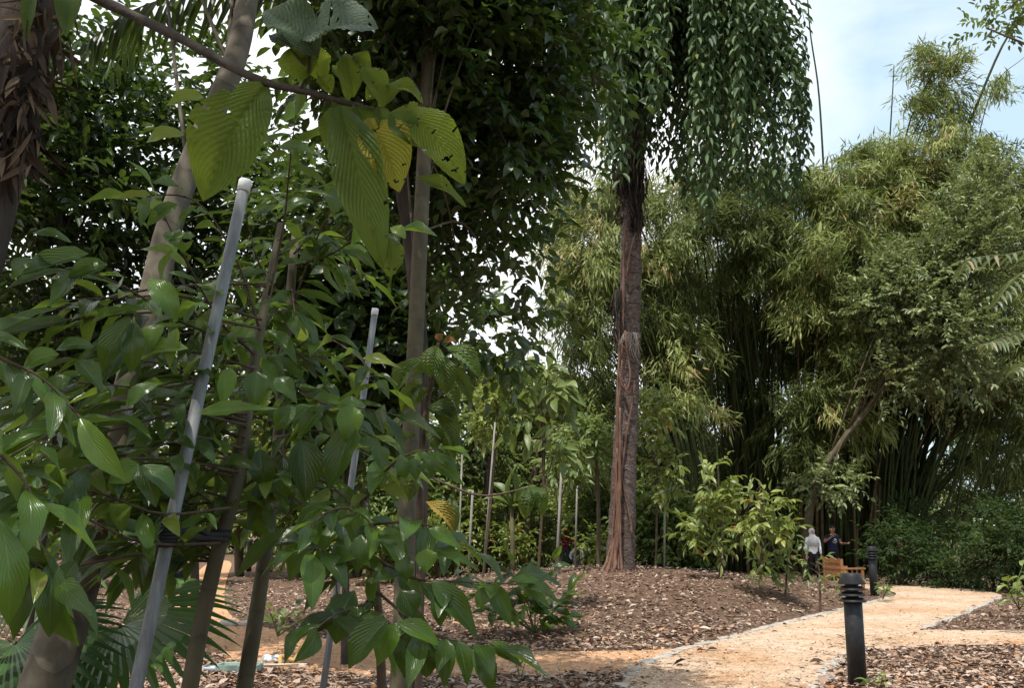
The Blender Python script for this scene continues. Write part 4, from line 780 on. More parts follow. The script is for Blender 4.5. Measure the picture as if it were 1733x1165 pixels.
# ------------------------------------------------------------------ foreground plants (left half)
UP = np.array([0, 0, 1.0])
class Spray:
    """collects the leaves and twigs of one plant"""
    def __init__(s): s.A = []; s.tw = MB()
    def branch(s, pts, n, L=0.18, W=0.068, droop=0.5, r=0.006, t0=0.12, tone=(0.15, 0.75), side=0.85, jit=0.25):
        sh = rng.normal(0, 0.16); L = L * rng.uniform(0.82, 1.2)
        c = curve_pts(pxline(pts), 40); s.tw.tube(c[::3], np.linspace(r, r * 0.35, len(c[::3])), 6)
        t = np.linspace(t0, 1.0, n); ix = (t * 39).astype(int); P = c[ix]; T = nrm(np.gradient(c, axis=0))[ix]
        S = nrm(np.cross(T, UP) + rng.normal(size=(n, 3)) * 0.2); sg = np.where(np.arange(n) % 2 == 0, 1, -1)[:, None]
        D = 0.6 * T + side * sg * S - UP * (droop + rng.normal(0, 0.25, (n, 1))) + rng.normal(0, jit, (n, 3)); D[-1] = T[-1] - UP * droop * 0.5
        tocam = nrm(np.array([0, 0, CH]) - P)
        Nn = UP * 0.9 + tocam * 0.35 + rng.normal(0, 0.3, (n, 3))
        k = rng.uniform(0.7, 1.2, n)
        D = nrm(D); base = P + D * 0.015
        for p, b in zip(P, base): s.tw.tube([p, b], 0.0025, 4, False)
        s.A.append((base, D, Nn, L * k, W * k * rng.uniform(0.85, 1.15, n), np.clip(sh + rng.normal(sum(tone) / 2, (tone[1] - tone[0]) / 2.8, n), 0, 0.97)))
    def leaf(s, bx, by, tx, ty, w, D, tone=0.4, dd=0.0, face=1.0, up=0.8):
        a = at(bx, by, D); b = at(tx, ty, D + dd); d = b - a; L = np.linalg.norm(d)
        tocam = nrm(np.array([0, 0, CH]) - a)
        s.A.append((a[None], d[None], (tocam * face + UP * up + rng.normal(0, 0.12, 3))[None], np.array([L]), np.array([w * D / FPX]), np.array([tone])))
    def build(s, parent, tpl, mat, name='foliage', twig='twig'):
        A = [np.concatenate(x) for x in zip(*s.A)]
        scatter(name, tpl, *A, M[mat], parent, True)
        if s.tw.v: s.tw.build('branches', M[twig], parent)
def stem(t, pts, wpx, mat='barkolive', z=0.0, n=30):
    tp = pxline(pts); rad = np.array(wpx) / 2 * np.array([p[2] for p in pts]) / FPX
    tp = to_ground(tp, z - 0.05); rad = np.append(rad, rad[-1] * 1.1)
    c = curve_pts(tp, n); MB().tube(c, np.interp(np.linspace(0, 1, n), np.linspace(0, 1, len(rad)), rad), 12).build('trunk', M[mat], t); return c
def foot(px, py, D): 
    p = at(px, py, D); return (p[0], p[1], 0)

# sapling tied to the first grey pole
t = empty('young_tree', foot(315, 1200, 3.8), 'glossy leaved young tree tied to the nearer grey pole, with a slim brown stem', 'young tree')
stem(t, [(476, 380, 4.3), (440, 560, 4.1), (418, 700, 4.0), (402, 815, 3.95), (370, 930, 3.9), (340, 1060, 3.85), (315, 1200, 3.8)], [13, 17, 20, 23, 25, 27, 28], 'barkolive')
s = Spray()
for pts, n in [([(437, 580, 4.0), (330, 555, 3.6), (200, 480, 3.2), (120, 455, 3.0)], 15), ([(430, 620, 4.0), (290, 655, 3.5), (160, 650, 3.1), (30, 640, 2.9)], 16),
               ([(415, 720, 3.9), (260, 690, 3.4), (120, 720, 3.0), (20, 770, 2.8)], 16), ([(402, 800, 3.9), (300, 780, 3.4), (180, 780, 3.1), (60, 830, 2.9)], 16),
               ([(390, 860, 3.8), (270, 870, 3.3), (140, 830, 3.0), (0, 870, 2.8)], 15), ([(372, 920, 3.8), (250, 920, 3.2), (150, 880, 3.0), (90, 850, 2.9)], 13),
               ([(430, 600, 4.0), (370, 540, 3.8), (310, 430, 3.6), (270, 350, 3.5)], 12), ([(440, 560, 4.0), (400, 440, 3.9), (330, 340, 3.8), (220, 330, 3.7)], 11),
               ([(455, 500, 4.1), (480, 380, 4.0), (490, 280, 3.8), (500, 200, 3.7)], 12), ([(420, 640, 3.9), (350, 650, 3.7), (290, 620, 3.5), (230, 610, 3.4)], 11),
               ([(410, 760, 3.9), (330, 740, 3.6), (260, 760, 3.4), (210, 790, 3.3)], 11), ([(-80, 700, 2.5), (0, 770, 2.5), (50, 830, 2.5), (60, 900, 2.5)], 8),
               ([(-80, 560, 2.6), (10, 610, 2.6), (70, 640, 2.6), (130, 700, 2.6)], 9), ([(-80, 880, 2.5), (10, 930, 2.5), (70, 960, 2.5), (110, 1000, 2.5)], 8)]:
    s.branch(pts, n, L=0.19, W=0.060)
for k in range(34):
    y = rng.uniform(480, 960); x0 = np.interp(y, [480, 600, 820, 1060], [450, 435, 402, 340]); D0 = rng.uniform(3.2, 4.6); x1 = rng.uniform(-20, 330); dy = rng.uniform(-70, 50)
    s.branch([(x0, y, 3.95), (x0 * .6 + x1 * .4, y + dy * .5 - 15, (3.95 + D0) / 2), (x0 * .25 + x1 * .75, y + dy * .8, D0), (x1, y + dy + 12, D0)], 13, L=0.19, W=0.060)
for a in [(182, 448, 113, 474, 42, 3.0, .5), (300, 545, 255, 470, 45, 3.3, .65), (318, 590, 225, 612, 46, 3.2, .9), (278, 550, 225, 612, 44, 3.2, .88), (300, 555, 288, 625, 24, 3.2, .9), (212, 528, 155, 548, 30, 3.1, .6), (225, 540, 172, 630, 52, 3.1, .25), (230, 545, 218, 632, 40, 3.1, .2),
          (100, 600, 38, 625, 44, 3.0, .8), (160, 588, 95, 592, 30, 3.0, .45), (130, 610, 178, 665, 38, 3.0, .4), (268, 650, 213, 692, 34, 2.9, .5), (120, 640, 68, 680, 40, 2.9, .55), (235, 785, 185, 822, 46, 3.0, .6), (232, 788, 262, 860, 40, 3.0, .4), (240, 788, 292, 848, 46, 3.0, .5),
          (435, 628, 432, 690, 44, 3.3, .45), (390, 622, 378, 692, 32, 3.3, .8), (465, 640, 505, 682, 34, 3.3, .5), (335, 700, 470, 690, 30, 3.2, .75), (345, 165, 282, 180, 38, 3.4, .95), (312, 228, 248, 240, 34, 3.4, .95), (255, 330, 193, 338, 24, 3.4, .97), (260, 338, 272, 368, 26, 3.4, .97), (300, 345, 248, 385, 30, 3.4, .6), (330, 400, 280, 412, 26, 3.4, .55),
          (470, 250, 535, 260, 30, 3.5, .5), (60, 440, 20, 470, 40, 2.8, .3), (150, 430, 28, 470, 46, 2.9, .5), (55, 395, 120, 412, 24, 3.0, .5), (0, 880, 8, 1060, 62, 2.4, .6), (60, 960, 25, 1085, 46, 2.5, .4), (90, 945, 80, 1080, 50, 2.5, .5), (95, 945, 40, 1000, 40, 2.7, .3), (130, 950, 85, 1018, 42, 2.8, .25)]:
    s.leaf(*a)
s.build(t, GL, 'gloss')

# second slim young tree
t = empty('young_tree', foot(408, 1200, 4.6), 'glossy leaved young tree with straight olive stem between the two grey poles', 'young tree')
stem(t, [(500, 400, 5.0), (482, 600, 4.9), (466, 800, 4.8), (440, 1000, 4.7), (408, 1200, 4.6)], [14, 18, 21, 25, 28], 'barkolive')
s = Spray()
for pts, n in [([(482, 600, 4.9), (540, 570, 4.6), (600, 600, 4.3), (640, 640, 4.1)], 11), ([(478, 640, 4.9), (540, 680, 4.4), (600, 690, 4.0), (660, 700, 3.9)], 13), ([(472, 720, 4.8), (400, 700, 4.4), (330, 720, 4.0), (280, 740, 3.8)], 12),
               ([(470, 740, 4.8), (540, 730, 4.3), (610, 760, 4.0), (670, 790, 3.9)], 12), ([(466, 800, 4.8), (540, 810, 4.2), (600, 860, 3.8), (640, 900, 3.6)], 12), ([(462, 830, 4.7), (520, 860, 4.2), (560, 930, 3.8), (570, 1000, 3.6)], 10),
               ([(460, 850, 4.7), (400, 870, 4.4), (360, 900, 4.2), (320, 900, 4.1)], 9), ([(488, 540, 4.9), (530, 420, 4.7), (570, 330, 4.5), (600, 280, 4.4)], 12), ([(495, 450, 5.0), (560, 430, 4.7), (610, 400, 4.5), (670, 390, 4.4)], 10), ([(490, 520, 5), (440, 450, 4.8), (420, 380, 4.7), (400, 330, 4.6)], 9),
               ([(470, 760, 4.8), (500, 790, 4.4), (520, 820, 4.2), (560, 830, 4.1)], 8), ([(480, 660, 4.9), (440, 640, 4.6), (400, 660, 4.4), (350, 660, 4.2)], 9)]:
    s.branch(pts, n, L=0.215, W=0.072)
for k in range(16):
    y = rng.uniform(420, 900); x0 = np.interp(y, [400, 600, 800, 1000], [500, 482, 466, 440]); D0 = rng.uniform(3.9, 5.6); x1 = rng.uniform(330, 680); dy = rng.uniform(-60, 50)
    s.branch([(x0, y, 4.85), (x0 * .6 + x1 * .4, y + dy * .5 - 15, (4.85 + D0) / 2), (x1, y + dy + 12, D0)], 11, L=0.215, W=0.072)
for a in [(592, 685, 588, 752, 46, 3.8, .85), (570, 690, 620, 690, 30, 3.9, .7), (500, 690, 465, 728, 40, 4.0, .55), (545, 690, 505, 745, 36, 4.0, .5), (575, 315, 565, 365, 40, 4.3, .3), (530, 340, 475, 362, 26, 4.3, .5), (635, 378, 595, 415, 36, 4.2, .85), (590, 372, 632, 378, 26, 4.2, .9), (660, 385, 685, 405, 26, 4.2, .9),
          (510, 745, 520, 850, 62, 3.9, .15), (440, 760, 445, 830, 46, 4.0, .15), (545, 880, 490, 985, 52, 3.6, .75), (512, 890, 400, 975, 36, 3.8, .35), (430, 745, 400, 800, 40, 4.0, .3), (600, 720, 560, 830, 60, 3.8, .3), (500, 120, 470, 130, 30, 4.2, .9), (525, 175, 480, 205, 34, 4.2, .7)]:
    s.leaf(*a)
s.build(t, GL, 'gloss')

# low sapling with the long drooping sprays at bottom centre
t = empty('young_tree', foot(640, 1230, 3.7), 'low glossy sapling with long drooping sprays at bottom centre', 'young tree')
stem(t, [(612, 840, 3.9), (625, 920, 3.8), (640, 1030, 3.75), (648, 1200, 3.7)], [8, 11, 14, 16], 'twig')
s = Spray()
for pts, n in [([(620, 890, 3.8), (680, 885, 3.6), (740, 895, 3.5), (800, 930, 3.4)], 12), ([(628, 940, 3.8), (700, 980, 3.5), (780, 985, 3.3), (880, 990, 3.2)], 11), ([(636, 1000, 3.75), (690, 1045, 3.4), (750, 1080, 3.2), (830, 1090, 3.1)], 10),
               ([(630, 950, 3.8), (580, 950, 3.6), (540, 930, 3.5), (510, 930, 3.4)], 9), ([(638, 1010, 3.7), (600, 1030, 3.5), (570, 1040, 3.4), (540, 1060, 3.3)], 8), ([(616, 870, 3.8), (580, 860, 3.6), (550, 870, 3.5), (530, 890, 3.4)], 8), ([(614, 850, 3.9), (650, 800, 3.8), (690, 770, 3.7), (740, 760, 3.6)], 9)]:
    s.branch(pts, n, L=0.175, W=0.07, droop=0.75, tone=(0.2, .7))
for a in [(668, 1056, 642, 1130, 42, 3.2, .8), (672, 1055, 746, 1096, 36, 3.2, .7), (655, 1050, 592, 1135, 58, 3.2, .4), (690, 1070, 690, 1150, 50, 3.25, .2), (720, 1075, 718, 1148, 44, 3.3, .2), (755, 1082, 755, 1165, 34, 3.1, .45), (775, 1085, 792, 1162, 32, 3.1, .45), (803, 1090, 830, 1172, 38, 3.1, .5), (825, 1090, 885, 1130, 26, 3.1, .65),
          (730, 985, 810, 1080, 44, 3.2, .4), (745, 1000, 745, 1062, 32, 3.2, .25), (828, 995, 808, 1030, 28, 3.2, .55), (832, 994, 868, 1060, 34, 3.2, .55), (870, 985, 930, 1032, 22, 3.2, .75), (862, 982, 920, 992, 18, 3.2, .7), (725, 895, 785, 932, 26, 3.3, .75), (730, 932, 812, 966, 24, 3.3, .65), (720, 930, 725, 970, 38, 3.35, .85), (690, 940, 686, 985, 32, 3.4, .3), (612, 905, 605, 972, 32, 3.5, .35), (588, 905, 568, 968, 32, 3.5, .35), (640, 912, 675, 958, 28, 3.5, .6), (680, 1000, 702, 1050, 44, 3.4, .2), (600, 1000, 565, 1090, 60, 3.5, .3),
          (640, 755, 648, 795, 32, 3.6, .5), (678, 770, 684, 812, 26, 3.6, .5), (698, 775, 704, 815, 24, 3.6, .5), (714, 775, 728, 812, 26, 3.6, .5), (735, 775, 775, 800, 22, 3.6, .6)]:
    s.leaf(*a)
s.build(t, GL, 'gloss')

# ribbed leaf young tree beside the straight trunk
t = empty('ribbed_leaf_tree', foot(712, 1220, 6.0), 'slim young tree with large ribbed leaves and reddish new growth beside the straight trunk', 'young tree')
stem(t, [(742, 580, 6.0), (732, 640, 6.0), (718, 720, 6.0), (712, 850, 6.0), (708, 1180, 6.0)], [5, 7, 9, 11, 13], 'twig')
s = Spray()
for a in [(718, 606, 670, 668, 34, 5.9, .45), (738, 585, 728, 640, 42, 5.85, .55), (755, 588, 812, 640, 38, 5.9, .5), (748, 600, 755, 668, 38, 5.9, .3), (762, 618, 798, 680, 26, 5.95, .2), (745, 600, 700, 640, 26, 6, .4), (720, 690, 775, 720, 36, 6, .1), (735, 690, 770, 770, 32, 6, .15), (728, 730, 770, 780, 28, 6.05, .1), (722, 720, 740, 760, 32, 6.0, .3), (715, 760, 660, 830, 40, 5.9, .15), (705, 735, 670, 760, 26, 6, .2), (700, 700, 655, 750, 22, 6.1, .2), (745, 700, 782, 700, 32, 6, .1), (710, 790, 690, 850, 30, 6, .2), (720, 850, 768, 900, 30, 5.9, .93), (765, 835, 768, 905, 26, 5.95, .2), (715, 640, 680, 700, 30, 6.05, .2),
          (745, 578, 738, 566, 16, 5.85, 1.0), (750, 580, 772, 578, 14, 5.85, 1.0), (905, 826, 888, 880, 26, 5.8, .3), (900, 822, 918, 875, 24, 5.8, .5), (895, 822, 905, 860, 24, 5.75, .5), (908, 825, 925, 855, 16, 5.8, .4), (890, 828, 870, 850, 16, 5.8, .4), (745, 640, 775, 690, 30, 6.05, .15), (735, 660, 700, 690, 28, 6.05, .25)]:
    s.leaf(*a)
s.tw.tube(curve_pts(pxline([(713, 800, 6), (760, 822, 5.9), (820, 840, 5.85), (895, 826, 5.8)]), 14), 0.007, 6)
s.build(t, RB2, 'ribbedfew')

# the branch of huge ribbed leaves across the top
t = empty('large_leaf_tree', foot(-620, 1100, 3.2), 'tree outside the left edge whose dark branch carries huge ribbed leaves across the top', 'tree')
stem(t, [(-560, -500, 3.2), (-580, 300, 3.2), (-620, 1100, 3.2)], [70, 90, 110], 'barkdark')
s = Spray()
s.tw.tube(curve_pts(pxline([(-565, -330, 3.2), (-150, -150, 3.0), (160, -5, 2.8), (300, 62, 2.65), (430, 132, 2.55), (520, 155, 2.5), (580, 172, 2.48), (650, 190, 2.45)]), 30), np.linspace(0.02, 0.006, 30) * (1 + .1 * np.sin(np.arange(30) * 2.3)), 8)
s.tw.tube(curve_pts(pxline([(508, 152, 2.5), (522, 120, 2.47), (524, 78, 2.45)]), 8), 0.005, 6)
for a, kw in [((452, 140, 344, 340, 128, 2.55, .42), dict(face=1, up=.1)), ((575, 178, 655, 455, 92, 2.45, .3), dict(face=1, up=.2)),
              ((622, 200, 676, 325, 92, 2.45, .90), dict(face=1, up=.1)), ((690, 180, 786, 312, 78, 2.42, .78), dict(face=.9, up=.5)), ((660, 190, 706, 248, 52, 2.40, .4), dict(face=1)), ((612, 112, 650, 182, 48, 2.42, .75), dict(face=1)), ((585, 90, 598, 165, 46, 2.45, .7), dict(face=1)),
              ((650, 145, 716, 175, 40, 2.42, .7), dict(face=.5)), ((600, 90, 628, 125, 30, 2.45, .8), dict(face=1)), ((510, 108, 560, 95, 66, 2.5, .72), dict(face=1, up=-.3)), ((470, 108, 540, 95, 60, 2.47, .7), dict(face=1, up=-.4)), ((560, 160, 540, 130, 34, 2.5, .8), dict(face=1)), ((700, 300, 790, 350, 30, 2.46, .45), dict(face=1)), ((440, 170, 400, 230, 70, 2.6, .6), dict(face=1, up=-.2)), ((655, 400, 660, 470, 50, 2.5, .3), dict(face=1)), ((575, 180, 560, 260, 50, 2.5, .45), dict(face=1)), ((640, 185, 690, 145, 34, 2.45, .6), dict(face=1)), ((660, 190, 730, 215, 46, 2.46, .75), dict(face=.8)), ((600, 175, 625, 235, 44, 2.47, .5), dict(face=1)), ((560, 165, 595, 215, 34, 2.5, .35), dict(face=1)), ((590, 170, 560, 110, 36, 2.5, .7), dict(face=1)), ((640, 180, 650, 225, 30, 2.43, .25), dict(face=1)), ((620, 170, 650, 150, 30, 2.44, .8), dict(face=1))]:
    s.leaf(*a, **kw)
s.build(t, RB, 'ribbed', 'foliage', 'barkdark')
s = Spray()
s.leaf(538, 96, 442, 22, 96, 2.45, .4, face=.75, up=.5); s.leaf(508, 70, 640, 48, 150, 2.42, .2, dd=-.05, face=.7, up=.7); s.leaf(455, 60, 520, 110, 60, 2.47, .5, face=.6, up=.6)
s.build(t, RB, 'ribbedsky', 'sky_sheen_leaves')  # top leaves with the sky's sheen put into their colour
def eat_holes(o, frac):
    me = o.data; bm = bmesh.new(); bm.from_mesh(me); bm.faces.ensure_lookup_table(); nf = len(bm.faces); dead = set()
    for f in bm.faces:
        if rng.random() < .015 and any(len(e_.link_faces) == 1 for e_ in f.edges): dead.add(f.index)
    for i in rng.integers(0, nf, int(nf * frac)):
        if rng.random() < .5: dead.add(int(i))
        else:
            f = bm.faces[int(i)]; dead.add(f.index); dead |= {g.index for e_ in f.edges for g in e_.link_faces if rng.random() < .6}
    bmesh.ops.delete(bm, geom=[bm.faces[i] for i in dead], context='FACES'); bm.to_mesh(me); bm.free()
[eat_holes(c, .010) for c in t.children if c.name.startswith(('foliage', 'sky_sheen_leaves'))]

# two grey poles with white caps, ties
def grey_pole(label, ptop, pbot, w):
    a = at(*ptop); b = to_ground(np.array([a, at(*pbot)]), -0.1)[-1]
    t = empty('support_pole', (b[0], b[1], 0), label, 'support pole', 'grey support poles')
    MB().tube([a, (a + b) / 2, b], w, 14).build('pole', M['pole'], t)
    d = nrm(a - b); MB().tube([a - d * w * 2.0, a, a + d * 0.004], w * 1.12, 16).build('cap', M['white'], t)
    return t, a, b
p1, a1, b1 = grey_pole('nearer grey metal pole with a white cap, leaning among the left foliage', (415, 308, 3.7), (230, 1165, 3.3), 0.0225)
p2, a2, b2 = grey_pole('farther grey pole with a white cap, partly behind leaves left of the straight trunk', (635, 524, 6.6), (547, 1165, 6.3), 0.021)
def tie():
    t = MB(); d = nrm(a1 - b1)
    k = (at(283, 905, 3.45)[2] - b1[2]) / (a1[2] - b1[2]); c = b1 + (a1 - b1) * k
    for i in range(7): 
        q = c + d * (i - 3) * 0.012
        ring = [q + 0.029 * (math.cos(x) * np.array([1, 0, 0]) + math.sin(x) * np.array([0, 1, 0])) for x in np.linspace(0, 2 * math.pi, 13)]
        t.tube(ring, 0.007, 6, False)
    e = at(385, 905, 3.88)
    t.tube(curve_pts([c, at(330, 896, 3.6), at(352, 905, 3.7), e], 12), 0.010, 6); t.tube(curve_pts([c, at(330, 912, 3.6), at(352, 912, 3.7), e + np.array([0, 0, -.02])], 12), 0.010, 6)
    for z in (-.012, .012):
        t.tube([e + 0.034 * np.array([math.cos(x), math.sin(x), 0]) + np.array([-.03, .02, z]) for x in np.linspace(0, 2 * math.pi, 13)], 0.008, 6, False)
    tag(t.build('tree_tie', M['rubber']), 'black rubber tie wound round the nearer grey pole and the slim stem', 'tree tie')
tie()

# fan palm in the lower left corner
def fan(parent, hub, axis, normal, Rr, n=36, arc=300, tone=.5, droop=0.35):
    hub = np.array(hub, float); ax = nrm(axis); nn = np.array(normal, float); nn = nrm(nn - ax * np.dot(nn, ax)); sd_ = np.cross(ax, nn)
    V = []; F = []; T = []; rs = np.array([0.03, 0.2, 0.42, 0.68, 0.78, 0.88, 0.96, 1.0])
    half = R(arc) / n / 2
    for i in range(n):
        a = -R(arc) / 2 + (i + 0.5) * 2 * half; rl = Rr * (0.75 + 0.25 * math.cos(a / 2)) * rng.uniform(0.95, 1.03); b = len(V)
        ta = np.clip(tone + rng.normal(0, .12), 0, 1)
        for r in rs:
            wv = r * math.tan(half) if r <= 0.68 else 0.68 * math.tan(half) * (1 - (r - 0.68) / 0.32) * 0.95 + 0.002
            u = math.cos(a) * ax + math.sin(a) * sd_; v = -math.sin(a) * ax + math.cos(a) * sd_
            bend = droop * max(0, r - 0.3) ** 1.8 * Rr
            base = hub + u * r * rl - np.array([0, 0, 1.0]) * bend + nn * 0.08 * Rr * math.sin(min(1, r) * math.pi)
            for k, z in ((-1, 0), (0, 0.5), (1, 0)): V.append(base + v * wv * k * rl + nn * z * wv * rl); T.append(ta)
        for j in range(len(rs) - 1):
            for k in range(2): F.append((b + j * 3 + k, b + j * 3 + k + 1, b + (j + 1) * 3 + k + 1, b + (j + 1) * 3 + k))
    me = bpy.data.meshes.new('fan_leaf'); me.from_pydata([tuple(x) for x in V], [], F); me.update()
    at_ = me.attributes.new('tone', 'FLOAT', 'POINT'); at_.data.foreach_set('value', np.array(T, np.float32))
    return link('fan_leaf', me, M['palm'], parent, False)
t = empty('fan_palm', foot(90, 1260, 5.4), 'fan palm with pleated green fan leaves in the lower left corner', 'palm')
c0 = np.array([*foot(90, 1260, 5.4)[:2], 0.55]); MB().tube([c0 - (0, 0, .6), c0 - (0, 0, .3), c0], [0.12, 0.11, 0.08], 10).build('trunk', M['fibre'], t)
for hub, ex, nr, Rr, tn in [((205, 1062, 4.7), (330, 1140, 4.3), (0.1, -.75, .7), .60, .75), ((110, 960, 5.4), (200, 940, 5.2), (0, -.5, .7), .55, .8), ((25, 1090, 4.4), (20, 1250, 4.0), (0, -.7, .5), .55, .35), ((60, 890, 5.8), (-40, 840, 5.8), (0.1, -.6, .6), .6, .7)]:
    h = at(*hub); fan(t, h, at(*ex) - h, nr, Rr, tone=tn, arc=250)
    MB().tube(curve_pts([c0, c0 * 0.4 + h * 0.6 + np.array([0, 0, .1]), h], 10), 0.011, 6).build('leaf_stalk', M['stemgreen'], t)

# shrub and seedlings on the mulch
def small_plant(name, label, cat, px, py, D, heads, L, W, mat='gloss', n=9, group=None, droop=.35, tone=(.1, .6)):
    b = at(px, py, D); z = tz(b[0], b[1]); t = empty(name, (b[0], b[1], z), label, cat, group); s = Spray()
    for hx, hy in heads:
        s.branch([(px, py + 3, D), ((px + hx) / 2 + rng.normal(0, 5), (py + hy) / 2 - 4, D + rng.normal(0, .15)), (hx, hy, D + rng.normal(0, .4))], n, L=L, W=W, droop=droop, r=0.012 if L > .2 else .006, t0=.35, tone=tone)
    s.build(t, GL if L > .2 else MIDL, mat, twig='stemgreen'); return t
small_plant('shrub', 'dark glossy shrub standing alone in the mulch bed beyond the drooping sprays', 'shrub', 905, 1070, 15.8, [(780, 960), (820, 1000), (860, 940), (900, 975), (935, 950), (965, 1000), (930, 1020), (860, 1030), (800, 1030), (890, 1000), (960, 1045)], .42, .14, n=9)
small_plant('seedling', 'small seedling with bright leaves in the litter at the bottom right', 'seedling', 1490, 1162, 10.8, [(1484, 1140), (1498, 1146), (1478, 1152)], .11, .045, 'lime', 5, 'seedlings in the litter')
small_plant('seedling', 'pale yellow green seedling in the middle of the mulch bed', 'seedling', 1022, 1046, 18.5, [(1010, 1034), (1032, 1040)], .2, .08, 'lime', 4, 'seedlings in the litter')
small_plant('seedling', 'leafy sprig at the base of the farther bollard', 'seedling', 1494, 1012, 23.6, [(1488, 992), (1500, 998), (1497, 990)], .24, .09, 'mid', 5, 'seedlings in the litter')
small_plant('seedling', 'small green plant at the far right edge below the dark shrub', 'seedling', 1725, 1030, 19, [(1705, 985), (1730, 960), (1745, 990), (1718, 1005)], .3, .12, 'lime', 6, 'seedlings in the litter')
small_plant('seedling', 'low seedling in the litter between the two slim stems', 'seedling', 470, 1075, 14.5, [(455, 1030), (478, 1040), (500, 1030), (520, 1045)], .26, .1, 'mid', 5, 'seedlings in the litter')
small_plant('seedling', 'bare thin sprout with a few leaves at the edge of the shaded path', 'seedling', 880, 1150, 11.6, [(878, 1098), (865, 1108), (892, 1100)], .1, .03, 'mid', 3, 'seedlings in the litter')
# ------------------------------------------------------------------ bollards
def bollard(label, x, y, z=0.0, group='black louvred bollards'):
    t = empty('bollard_light', (x, y, z), label, 'bollard light', group)
    h = 1.20
    MB().lathe([(0.0001, 0), (0.098, 0), (0.098, h - 0.30), (0.09, h - 0.295), (0.0001, h - 0.295)], n=32).build('post', M['black'], t).location = (0, 0, 0)
    MB().lathe([(0.0001, h - 0.31), (0.07, h - 0.31), (0.07, h - 0.02), (0.0001, h - 0.02)], n=24).build('lamp_core', plain('dark_lens', (0.02, 0.02, 0.022), 0.3), t)
    for i in range(3):
        z0 = h - 0.30 + i * 0.062
        MB().lathe([(0.098, z0 + 0.0), (0.146, z0 + 0.004), (0.149, z0 + 0.010), (0.105, z0 + 0.044), (0.072, z0 + 0.046), (0.072, z0 + 0.036), (0.098, z0 + 0.03)], n=36).build('louvre', M['black'], t)
    z0 = h - 0.113
    MB().lathe([(0.07, z0), (0.148, z0 + 0.004), (0.150, z0 + 0.012), (0.108, z0 + 0.078), (0.106, z0 + 0.113), (0.098, z0 + 0.118), (0.0001, z0 + 0.120)], n=36).build('cap', M['black'], t)
    for c in t.children: c.matrix_parent_inverse = Matrix(); 
    return t
g = gnd(1452, 1166); bollard('nearest black louvred bollard, large at the bottom right beside the path', g[0], g[1])
g = gnd(1480, 1009); bollard('black louvred bollard standing just right of the bench', g[0], g[1])
g = gnd(806, 952); bollard('small far black bollard by the distant path at left of centre', g[0], g[1])
g = gnd(421, 968); bollard('black bollard glimpsed behind leaves between the two slim left stems', g[0], g[1])

# ------------------------------------------------------------------ bench
def bench():
    th = R(97); Rm = Matrix.Rotation(th, 3, 'Z'); near = Vector(gnd(1427, 1008)); L = 0.50
    loc = near - Rm @ Vector((-L, 0.27, 0)); loc.z = 0
    t = empty('park_bench', loc, 'orange brown timber bench with a scalloped slatted back at the bend of the path', 'bench', rz=th)
    def add(mb, name): 
        o = mb.build(name, M['wood'], t, False, bevel=0.006); o.matrix_parent_inverse = Matrix(); return o
    for s in (-1, 1):
        add(MB().box((s * L, 0.27, 0.44), (0.035, 0.035, 0.44)), 'leg'); add(MB().box((s * L, -0.27, 0.31), (0.035, 0.035, 0.31)), 'leg')
        add(MB().box((s * L, -0.02, 0.645), (0.045, 0.33, 0.022)), 'armrest')
        add(MB().box((s * L, 0.0, 0.37), (0.022, 0.236, 0.04)), 'side_rail'); add(MB().box((s * L, 0.0, 0.12), (0.02, 0.236, 0.025)), 'stretcher')
        mb = MB()
        for k in range(3): mb.box((s * L, -0.13 + 0.13 * k, 0.516), (0.012, 0.02, 0.108))
        add(mb, 'arm_slats')
    mb = MB()
    for k in range(6): mb.box((0, -0.25 + k * 0.088, 0.43), (L - 0.038, 0.036, 0.014))
    add(mb, 'seat')
    mb = MB(); bk = MB()
    n = 30; xs_ = np.linspace(-L + .036, L - .036, n)
    top = [0.86 + 0.05 * abs(math.cos(x / L * math.pi * 1.0)) for x in xs_]
    V = [(x, y, z) for y in (0.252, 0.286) for x, tp_ in zip(xs_, top) for z in (0.76, tp_)]
    F = []
    for i in range(n - 1):
        a = 2 * i; F += [(a, a + 2, a + 3, a + 1), (2 * n + a, 2 * n + a + 1, 2 * n + a + 3, 2 * n + a + 2), (a + 1, a + 3, 2 * n + a + 3, 2 * n + a + 1), (a, 2 * n + a, 2 * n + a + 2, a + 2)]
    bk.add(V, F); bk.box((0, 0.27, 0.50), (L - .036, 0.017, 0.035)); bk.box((0, 0.27, 0.64), (L - .036, 0.015, 0.03))
    for k in range(11): bk.box((-L + 0.11 + k * (2 * L - 0.22) / 10, 0.27, 0.57), (0.024, 0.010, 0.038)); bk.box((-L + 0.11 + k * (2 * L - 0.22) / 10, 0.27, 0.715), (0.024, 0.010, 0.048))
    add(bk, 'backrest')
bench()

